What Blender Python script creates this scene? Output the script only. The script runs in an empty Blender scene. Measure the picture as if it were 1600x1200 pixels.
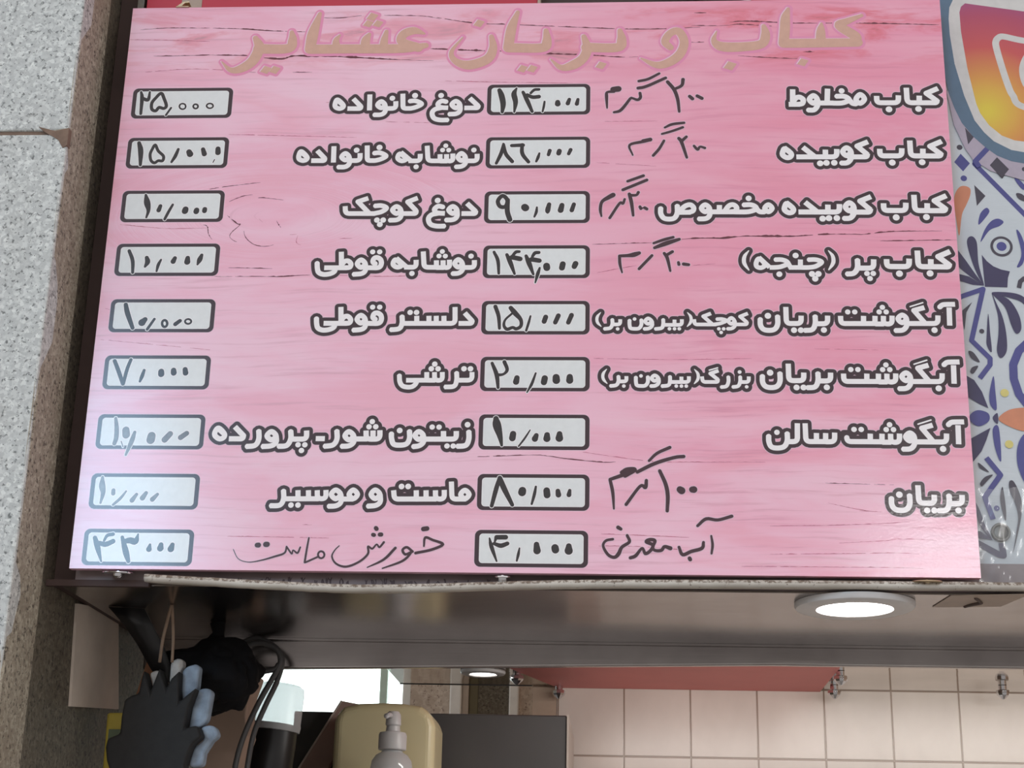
import bpy, bmesh, math, random
from mathutils import Vector, Matrix, Euler, noise
from mathutils.geometry import delaunay_2d_cdt

random.seed(7)
SC = bpy.context.scene
COL = SC.collection

# ---------------------------------------------------------------- camera
cam_data = bpy.data.cameras.new('camera')
cam = bpy.data.objects.new('camera', cam_data)
COL.objects.link(cam)
cam_data.sensor_width = 36.0
cam_data.lens = 2490.0 / 1600.0 * 36.0
cam_data.clip_start = 0.05
cam.matrix_world = Matrix((
    (0.9978907688, -0.0028131515, 0.0648544500, 0.12898828),
    (0.0605217183, -0.3209868096, -0.9451479195, -2.05878485),
    (0.0234762673, 0.9470794868, -0.3201395174, 1.6148232),
    (0, 0, 0, 1)))
SC.camera = cam

# ---------------------------------------------------------------- exposure
SC.view_settings.view_transform = 'Standard'
SC.view_settings.look = 'None'
SC.view_settings.gamma = 1.0
SC.view_settings.use_curve_mapping = False
SC.view_settings.exposure = 0.0

# ---------------------------------------------------------------- world: the bright street and sky round the shop
world = bpy.data.worlds.new('street_sky')
SC.world = world
world.use_nodes = True
wn, wl = world.node_tree.nodes, world.node_tree.links
wn.clear()


def wmath(op, a, b=None, c=None, clamp=False):
    n = wn.new('ShaderNodeMath')
    n.operation = op
    n.use_clamp = clamp
    for i, v in enumerate((a, b, c)):
        if v is None:
            continue
        if isinstance(v, (int, float)):
            n.inputs[i].default_value = v
        else:
            wl.new(v, n.inputs[i])
    return n.outputs[0]


def wstep(v, lo, hi):
    n = wn.new('ShaderNodeMapRange')
    n.interpolation_type = 'SMOOTHSTEP'
    wl.new(v, n.inputs['Value'])
    n.inputs['From Min'].default_value = lo
    n.inputs['From Max'].default_value = hi
    return n.outputs['Result']


tc = wn.new('ShaderNodeTexCoord')
sep = wn.new('ShaderNodeSeparateXYZ')
wl.new(tc.outputs['Generated'], sep.inputs[0])
DX, DY, DZ = sep.outputs
az = wmath('MULTIPLY', wmath('ARCTAN2', DX, wmath('MULTIPLY', DY, -1.0)), 57.2958)   # 0 = out to the street, minus = left
el = wmath('MULTIPLY', wmath('ARCSINE', DZ), 57.2958)
SKY_OPEN = 0.92      # sky over the street
SKY_LEFT = 13.0       # unshaded sky down the street to the left
GLINT_RIGHT = 34.0      # bright patch added for the glint at the board's lower right
SKY_BACK = 3.6       # courtyard behind the shop window
# boundary of the street opening on the left, slightly slanted
edge = wmath('ADD', az, wmath('MULTIPLY', el, 0.22))
left = wmath('MULTIPLY', wmath('SUBTRACT', 1.0, wstep(edge, -14.2, -11.8)), wmath('MULTIPLY', wstep(az, -30, -24), wmath('SUBTRACT', 1.0, wstep(el, 15, 22))))
left = wmath('MULTIPLY', left, wstep(el, 5, 9))
right = wmath('MULTIPLY', wmath('MULTIPLY', wstep(az, 8.6, 11.0), wmath('SUBTRACT', 1.0, wstep(az, 14, 17))),
              wmath('MULTIPLY', wstep(el, 10.5, 11.8), wmath('SUBTRACT', 1.0, wstep(el, 12.0, 13.5))))
back = wmath('MULTIPLY', wstep(DY, 0.3, 0.6), wstep(el, -8, 0))
up = wstep(el, -6, 6)
base = wmath('ADD', wmath('MULTIPLY', up, SKY_OPEN - 0.35), 0.35)


def wcol(fac, rgb):
    n = wn.new('ShaderNodeMix')
    n.data_type = 'RGBA'
    n.blend_type = 'MIX'
    n.inputs['Factor'].default_value = 1.0
    v = wn.new('ShaderNodeVectorMath')
    v.operation = 'SCALE'
    v.inputs[0].default_value = rgb
    wl.new(fac, v.inputs['Scale'])
    return v.outputs[0]


def wadd(a, b):
    v = wn.new('ShaderNodeVectorMath')
    v.operation = 'ADD'
    wl.new(a, v.inputs[0])
    wl.new(b, v.inputs[1])
    return v.outputs[0]


col = wcol(base, (1.03, 0.985, 0.965))
col = wadd(col, wcol(wmath('MULTIPLY', left, SKY_LEFT), (0.50, 0.80, 1.10)))
col = wadd(col, wcol(wmath('MULTIPLY', right, GLINT_RIGHT), (1.0, 0.98, 0.96)))
col = wadd(col, wcol(wmath('MULTIPLY', back, SKY_BACK), (0.94, 1.0, 1.0)))
bg = wn.new('ShaderNodeBackground')
wl.new(col, bg.inputs['Color'])
wo = wn.new('ShaderNodeOutputWorld')
wl.new(bg.outputs[0], wo.inputs['Surface'])


# ---------------------------------------------------------------- unseen fill light added behind the hood lip to brighten the tiles
ld = bpy.data.lights.new('tile_fill_light', 'AREA')
ld.shape = 'RECTANGLE'
ld.size, ld.size_y = 1.7, 0.05
ld.energy = 6.3
ld.color = (1.0, 0.97, 0.93)
lo = bpy.data.objects.new('tile_fill_light', ld)
lo.location = (0.95, 0.475, 2.09)
lo.rotation_euler = (math.radians(62), 0, 0)
COL.objects.link(lo)


# ---------------------------------------------------------------- helpers: materials
def srgb(r, g, b):
    f = lambda c: (c / 255.0) / 12.92 if c / 255.0 <= 0.04045 else ((c / 255.0 + 0.055) / 1.055) ** 2.4
    return (f(r), f(g), f(b), 1.0)


class Mat:
    def __init__(self, name, color=(0.5, 0.5, 0.5, 1), rough=0.5, metal=0.0, spec=0.5):
        self.m = bpy.data.materials.new(name)
        self.m.use_nodes = True
        self.t = self.m.node_tree
        self.b = self.t.nodes['Principled BSDF']
        self.b.inputs['Base Color'].default_value = color
        self.b.inputs['Roughness'].default_value = rough
        self.b.inputs['Metallic'].default_value = metal
        self.b.inputs['Specular IOR Level'].default_value = spec

    def n(self, kind, **kw):
        nd = self.t.nodes.new(kind)
        for k, v in kw.items():
            setattr(nd, k, v)
        return nd

    def link(self, a, b):
        self.t.links.new(a, b)

    def coords(self, scale=(1, 1, 1), kind='Object', rot=(0, 0, 0)):
        tc = self.n('ShaderNodeTexCoord')
        mp = self.n('ShaderNodeMapping')
        mp.inputs['Scale'].default_value = scale
        mp.inputs['Rotation'].default_value = rot
        self.link(tc.outputs[kind], mp.inputs['Vector'])
        return mp.outputs[0]

    def noise(self, vec, scale, detail=4, rough=0.55, dist=0.0):
        nd = self.n('ShaderNodeTexNoise')
        nd.inputs['Scale'].default_value = scale
        nd.inputs['Detail'].default_value = detail
        nd.inputs['Roughness'].default_value = rough
        nd.inputs['Distortion'].default_value = dist
        self.link(vec, nd.inputs['Vector'])
        return nd.outputs['Fac']

    def ramp(self, fac, stops, interp='LINEAR'):
        nd = self.n('ShaderNodeValToRGB')
        cr = nd.color_ramp
        cr.interpolation = interp
        while len(cr.elements) < len(stops):
            cr.elements.new(0.5)
        for e, (p, c) in zip(cr.elements, stops):
            e.position = p
            e.color = c
        self.link(fac, nd.inputs['Fac'])
        return nd.outputs['Color']

    def mix(self, fac, a, b, blend='MIX'):
        nd = self.n('ShaderNodeMix', data_type='RGBA', blend_type=blend)
        for s, v in ((0, fac), (6, a), (7, b)):
            if isinstance(v, (int, float, tuple)):
                nd.inputs[s].default_value = v
            else:
                self.link(v, nd.inputs[s])
        return nd.outputs[2]

    def math(self, op, a, b=0.0, c=0.0):
        nd = self.n('ShaderNodeMath', operation=op)
        for i, v in enumerate((a, b, c)):
            if isinstance(v, (int, float)):
                nd.inputs[i].default_value = v
            else:
                self.link(v, nd.inputs[i])
        return nd.outputs[0]

    def step(self, v, lo, hi):
        nd = self.n('ShaderNodeMapRange', interpolation_type='SMOOTHSTEP')
        self.link(v, nd.inputs['Value'])
        nd.inputs['From Min'].default_value = lo
        nd.inputs['From Max'].default_value = hi
        return nd.outputs['Result']

    def color(self, out):
        self.link(out, self.b.inputs['Base Color'])
        return self

    def bump(self, h, strength=0.3, dist=0.001):
        nd = self.n('ShaderNodeBump')
        nd.inputs['Distance'].default_value = dist
        if isinstance(strength, (int, float)):
            nd.inputs['Strength'].default_value = strength
        else:
            self.link(strength, nd.inputs['Strength'])
        self.link(h, nd.inputs['Height'])
        self.link(nd.outputs[0], self.b.inputs['Normal'])
        return self


def plain(name, rgb, rough=0.5, metal=0.0, vary=0.06, scale=30.0, spec=0.5):
    """a solid colour with a faint uneven tone of its own"""
    m = Mat(name, srgb(*rgb), rough, metal, spec)
    f = m.noise(m.coords(), scale, 4)
    a = tuple(min(1, c * (1 - vary)) for c in srgb(*rgb)[:3]) + (1,)
    b = tuple(min(1, c * (1 + vary)) for c in srgb(*rgb)[:3]) + (1,)
    m.color(m.ramp(f, [(0.3, a), (0.7, b)]))
    return m.m


# ---------------------------------------------------------------- helpers: objects
def link(name, mesh, parent=None, mats=()):
    o = bpy.data.objects.new(name, mesh)
    for m in mats:
        mesh.materials.append(m)
    COL.objects.link(o)
    if parent:
        o.parent = parent
    return o


def from_bm(name, bm, mat, parent=None, smooth=False, bevel=0.0, segs=2):
    bmesh.ops.recalc_face_normals(bm, faces=bm.faces)
    me = bpy.data.meshes.new(name)
    bm.to_mesh(me)
    bm.free()
    o = link(name, me, parent, mat if isinstance(mat, (list, tuple)) else [mat])
    if bevel:
        md = o.modifiers.new('bevel', 'BEVEL')
        md.width = bevel
        md.segments = segs
        md.limit_method = 'ANGLE'
    if smooth:
        for p in me.polygons:
            p.use_smooth = True
    return o


def thing(name, loc, label, cat, group=None):
    o = bpy.data.objects.new(name, None)
    o.empty_display_size = 0.02
    COL.objects.link(o)
    o.location = loc
    return tag(o, label, cat, group)


def tag(o, label, cat, group=None):
    o['label'] = label
    o['category'] = cat
    if group:
        o['group'] = group
    return o


def structure(o, label=None):
    o['kind'] = 'structure'
    if label:
        o['label'] = label
    return o


def box_bm(x0, x1, y0, y1, z0, z1, bm=None):
    bm = bm or bmesh.new()
    v = [bm.verts.new(p) for p in ((x0, y0, z0), (x1, y0, z0), (x1, y1, z0), (x0, y1, z0),
                                   (x0, y0, z1), (x1, y0, z1), (x1, y1, z1), (x0, y1, z1))]
    for f in ((0, 3, 2, 1), (4, 5, 6, 7), (0, 1, 5, 4), (1, 2, 6, 5), (2, 3, 7, 6), (3, 0, 4, 7)):
        bm.faces.new([v[i] for i in f])
    return bm


def box(name, x0, x1, y0, y1, z0, z1, mat, parent=None, bevel=0.0, segs=2, smooth=False):
    return from_bm(name, box_bm(x0, x1, y0, y1, z0, z1), mat, parent, smooth, bevel, segs)


def lathe_bm(profile, n=40, bm=None, mtx=None):
    """profile: (radius, height) from bottom to top about the z axis"""
    bm = bm or bmesh.new()
    rings = []
    for r, z in profile:
        if r <= 1e-6:
            rings.append([bm.verts.new((0, 0, z))])
        else:
            rings.append([bm.verts.new((r * math.cos(2 * math.pi * k / n), r * math.sin(2 * math.pi * k / n), z)) for k in range(n)])
    for a, b in zip(rings, rings[1:]):
        for k in range(n):
            k2 = (k + 1) % n
            if len(a) == 1 and len(b) == 1:
                continue
            if len(a) == 1:
                bm.faces.new((a[0], b[k2], b[k]))
            elif len(b) == 1:
                bm.faces.new((a[k], a[k2], b[0]))
            else:
                bm.faces.new((a[k], a[k2], b[k2], b[k]))
    if mtx:
        bmesh.ops.transform(bm, matrix=mtx, verts=bm.verts)
    return bm


def lathe(name, profile, mat, parent=None, n=40, mtx=None, smooth=True):
    o = from_bm(name, lathe_bm(profile, n, None, mtx), mat, parent, smooth)
    if smooth:
        md = o.modifiers.new('edge', 'EDGE_SPLIT')
        md.split_angle = math.radians(38)
    return o


def tube_bm(pts, radii, n=10, bm=None):
    bm = bm or bmesh.new()
    pts = [Vector(p) for p in pts]
    if isinstance(radii, (int, float)):
        radii = [radii] * len(pts)
    prev = None
    up = Vector((0.3, 0.9, 0.2)).normalized()
    for i, p in enumerate(pts):
        t = (pts[min(i + 1, len(pts) - 1)] - pts[max(i - 1, 0)]).normalized()
        a = t.cross(up)
        if a.length < 1e-3:
            a = t.cross(Vector((1, 0, 0)))
        a.normalize()
        b = t.cross(a)
        ring = [bm.verts.new(p + radii[i] * (math.cos(2 * math.pi * k / n) * a + math.sin(2 * math.pi * k / n) * b)) for k in range(n)]
        if prev:
            for k in range(n):
                bm.faces.new((prev[k], prev[(k + 1) % n], ring[(k + 1) % n], ring[k]))
        else:
            bm.faces.new(ring)
        prev = ring
    bm.faces.new(prev)
    return bm


def catmull(pts, sub, closed=False):
    """smooth path through points of any dimension"""
    n = len(pts)
    if n < 3 and not closed:
        return [tuple(p) for p in pts]
    out = []
    rng = range(n) if closed else range(n - 1)
    for i in rng:
        if closed:
            p0, p1, p2, p3 = (pts[(i + k) % n] for k in (-1, 0, 1, 2))
        else:
            p1, p2 = pts[i], pts[i + 1]
            p0 = pts[i - 1] if i > 0 else tuple(2 * a - b for a, b in zip(p1, p2))
            p3 = pts[i + 2] if i + 2 < n else tuple(2 * a - b for a, b in zip(p2, p1))
        for s in range(sub):
            t = s / sub
            out.append(tuple(0.5 * (2 * b + (c - a) * t + (2 * a - 5 * b + 4 * c - d) * t * t + (3 * b - a - 3 * c + d) * t ** 3)
                             for a, b, c, d in zip(p0, p1, p2, p3)))
    if not closed:
        out.append(tuple(pts[-1]))
    return out


def slab(name, pts_xz, y0, y1, mat, parent=None, bevel=0.0, segs=3, smooth=False):
    """an outline in the x-z plane given real thickness in y"""
    bm = bmesh.new()
    a = [bm.verts.new((x, y0, z)) for x, z in pts_xz]
    f = bm.faces.new(a)
    ret = bmesh.ops.extrude_face_region(bm, geom=[f])
    for v in ret['geom']:
        if isinstance(v, bmesh.types.BMVert):
            v.co.y = y1
    return from_bm(name, bm, mat, parent, smooth, bevel, segs)


# ---------------------------------------------------------------- helpers: lettering (all in millimetres on the panel)
def fillet(pts, r):
    out = [pts[0]]
    for a, b, c in zip(pts, pts[1:], pts[2:]):
        va, vc = Vector(a) - Vector(b), Vector(c) - Vector(b)
        la, lc = va.length, vc.length
        if la < 1e-6 or lc < 1e-6:
            continue
        va /= la
        vc /= lc
        ang = va.angle(vc, 0)
        if ang > 2.95:
            out.append(b)
            continue
        d = min(r / math.tan(ang / 2) if ang > 0.05 else 0, la * 0.49, lc * 0.49)
        s, e = Vector(b) + va * d, Vector(b) + vc * d
        for k in range(6):
            t = k / 5
            p = s * (1 - t) ** 2 + Vector(b) * 2 * t * (1 - t) + e * t * t
            out.append((p.x, p.y))
    out.append(pts[-1])
    return out


def disc(c, r, n=16):
    return [(c[0] + r * math.cos(2 * math.pi * k / n), c[1] + r * math.sin(2 * math.pi * k / n)) for k in range(n)]


def stroke_polys(st, e=0.0):
    """convex pieces covering one pen stroke, grown by e"""
    kind, w, d = st
    polys = []
    if kind == 'd':
        return [disc(d, w / 2 + e, 24)]
    if kind == 'q':
        r = w / 2 * 1.2
        c = [(d[0] + r * x, d[1] + r * y) for x, y in ((-1.0, -0.35), (-0.25, 0.8), (1.0, 0.35), (0.25, -0.8))]
        if e:
            return [c] + [disc(p, e, 12) for p in c] + [[p, q, (q[0] + nx, q[1] + ny), (p[0] + nx, p[1] + ny)]
                    for p, q in zip(c, c[1:] + c[:1])
                    for nx, ny in [((lambda dx, dy, l: (-dy / l * e, dx / l * e))(q[0] - p[0], q[1] - p[1], math.hypot(q[0] - p[0], q[1] - p[1])))]]
        return [c]
    closed = kind == 'o'
    if kind == 'v':
        raw = [tuple(d[i:i + 3]) for i in range(0, len(d), 3)]
        path = catmull(raw, 5 if len(raw) < 20 else 1)
        P = [(p[0], p[1]) for p in path]
        R = [max(p[2], 0.3) / 2 + e for p in path]
    else:
        raw = [tuple(d[i:i + 2]) for i in range(0, len(d), 2)]
        if kind == 'l':
            P = raw
        elif kind == 'f':
            P = fillet(raw, 0.85 * w)
        else:
            P = catmull(raw, 7 if not closed else 6, closed)
        R = [w / 2 + e] * len(P)
    n = len(P)
    m = n if closed else n - 1
    nor = []
    for i in range(m):
        a, b = P[i], P[(i + 1) % n]
        l = math.hypot(b[0] - a[0], b[1] - a[1]) or 1e-9
        nor.append((-(b[1] - a[1]) / l, (b[0] - a[0]) / l))
    for i in range(m):
        j = (i + 1) % n
        a, b, (nx, ny) = P[i], P[j], nor[i]
        polys.append([(a[0] - nx * R[i], a[1] - ny * R[i]), (b[0] - nx * R[j], b[1] - ny * R[j]),
                      (b[0] + nx * R[j], b[1] + ny * R[j]), (a[0] + nx * R[i], a[1] + ny * R[i])])
    for i in range(n):
        if not closed and i in (0, n - 1):
            continue
        k = nor[i - 1][0] * nor[i % m][0] + nor[i - 1][1] * nor[i % m][1]
        if k < 0.9999:
            polys.append(disc(P[i], R[i], 20 if k < 0.9 else 12))
    if not closed:
        for i, s, sgn in ((0, 0, -1), (n - 1, m - 1, 1)):
            if kind == 'v':
                polys.append(disc(P[i], R[i], 14))
            elif e:
                nx, ny = nor[s]
                tx, ty = ny * sgn * e, -nx * sgn * e
                h = w / 2
                c1 = (P[i][0] + nx * h, P[i][1] + ny * h)
                c2 = (P[i][0] - nx * h, P[i][1] - ny * h)
                polys += [disc(c1, e, 16), disc(c2, e, 16),
                          [c1, c2, (c2[0] + tx, c2[1] + ty), (c1[0] + tx, c1[1] + ty)]]
    return polys


def area(p):
    return 0.5 * sum(a[0] * b[1] - b[0] * a[1] for a, b in zip(p, p[1:] + p[:1]))


def union(polys):
    """one flat triangulated region from overlapping pieces"""
    vs, fs = [], []
    for p in polys:
        s = area(p)
        if abs(s) < 1e-5:
            continue
        if s < 0:
            p = p[::-1]
        fs.append(list(range(len(vs), len(vs) + len(p))))
        vs += [Vector(q) for q in p]
    r = delaunay_2d_cdt(vs, [], fs, 1, 1e-4)
    V, F, OF = r[0], r[2], r[5]
    return V, [f for f, o in zip(F, OF) if o]


ORIGIN = Vector((-0.6, 0.0, 2.05))      # lower left corner of the menu panel's face


def flat_mesh(layers, name, y0, mats, parent):
    """layers: (polys, lift in mm, material slot) laid flat on the face y = y0"""
    me = bpy.data.meshes.new(name)
    verts, faces, mi = [], [], []
    for polys, lift, slot in layers:
        V, F = union(polys)
        b = len(verts)
        verts += [(ORIGIN.x + v.x / 1000, y0 - lift / 1000, ORIGIN.z + v.y / 1000) for v in V]
        faces += [[b + i for i in f] for f in F]
        mi += [slot] * len(F)
    me.from_pydata(verts, [], faces)
    me.polygons.foreach_set('material_index', mi)
    me.update()
    return link(name, me, parent, mats)


def moved(strokes, dx, dz):
    out = []
    for k, w, d in strokes:
        if k == 'v':
            d = [v + (dx, dz, 0)[i % 3] for i, v in enumerate(d)]
        else:
            d = [v + (dx, dz)[i % 2] for i, v in enumerate(d)]
        out.append((k, w, d))
    return out


def all_polys(strokes, e=0.0):
    return [p for s in strokes for p in stroke_polys(s, e)]


def rrect(cx, cz, w, h, r, n=8):
    out = []
    for k, (sx, sz) in enumerate(((1, 1), (-1, 1), (-1, -1), (1, -1))):
        for i in range(n + 1):
            a = math.pi / 2 * (k + i / n)
            out.append((cx + sx * (w / 2 - r) + r * math.cos(a), cz + sz * (h / 2 - r) + r * math.sin(a)))
    return out

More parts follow.
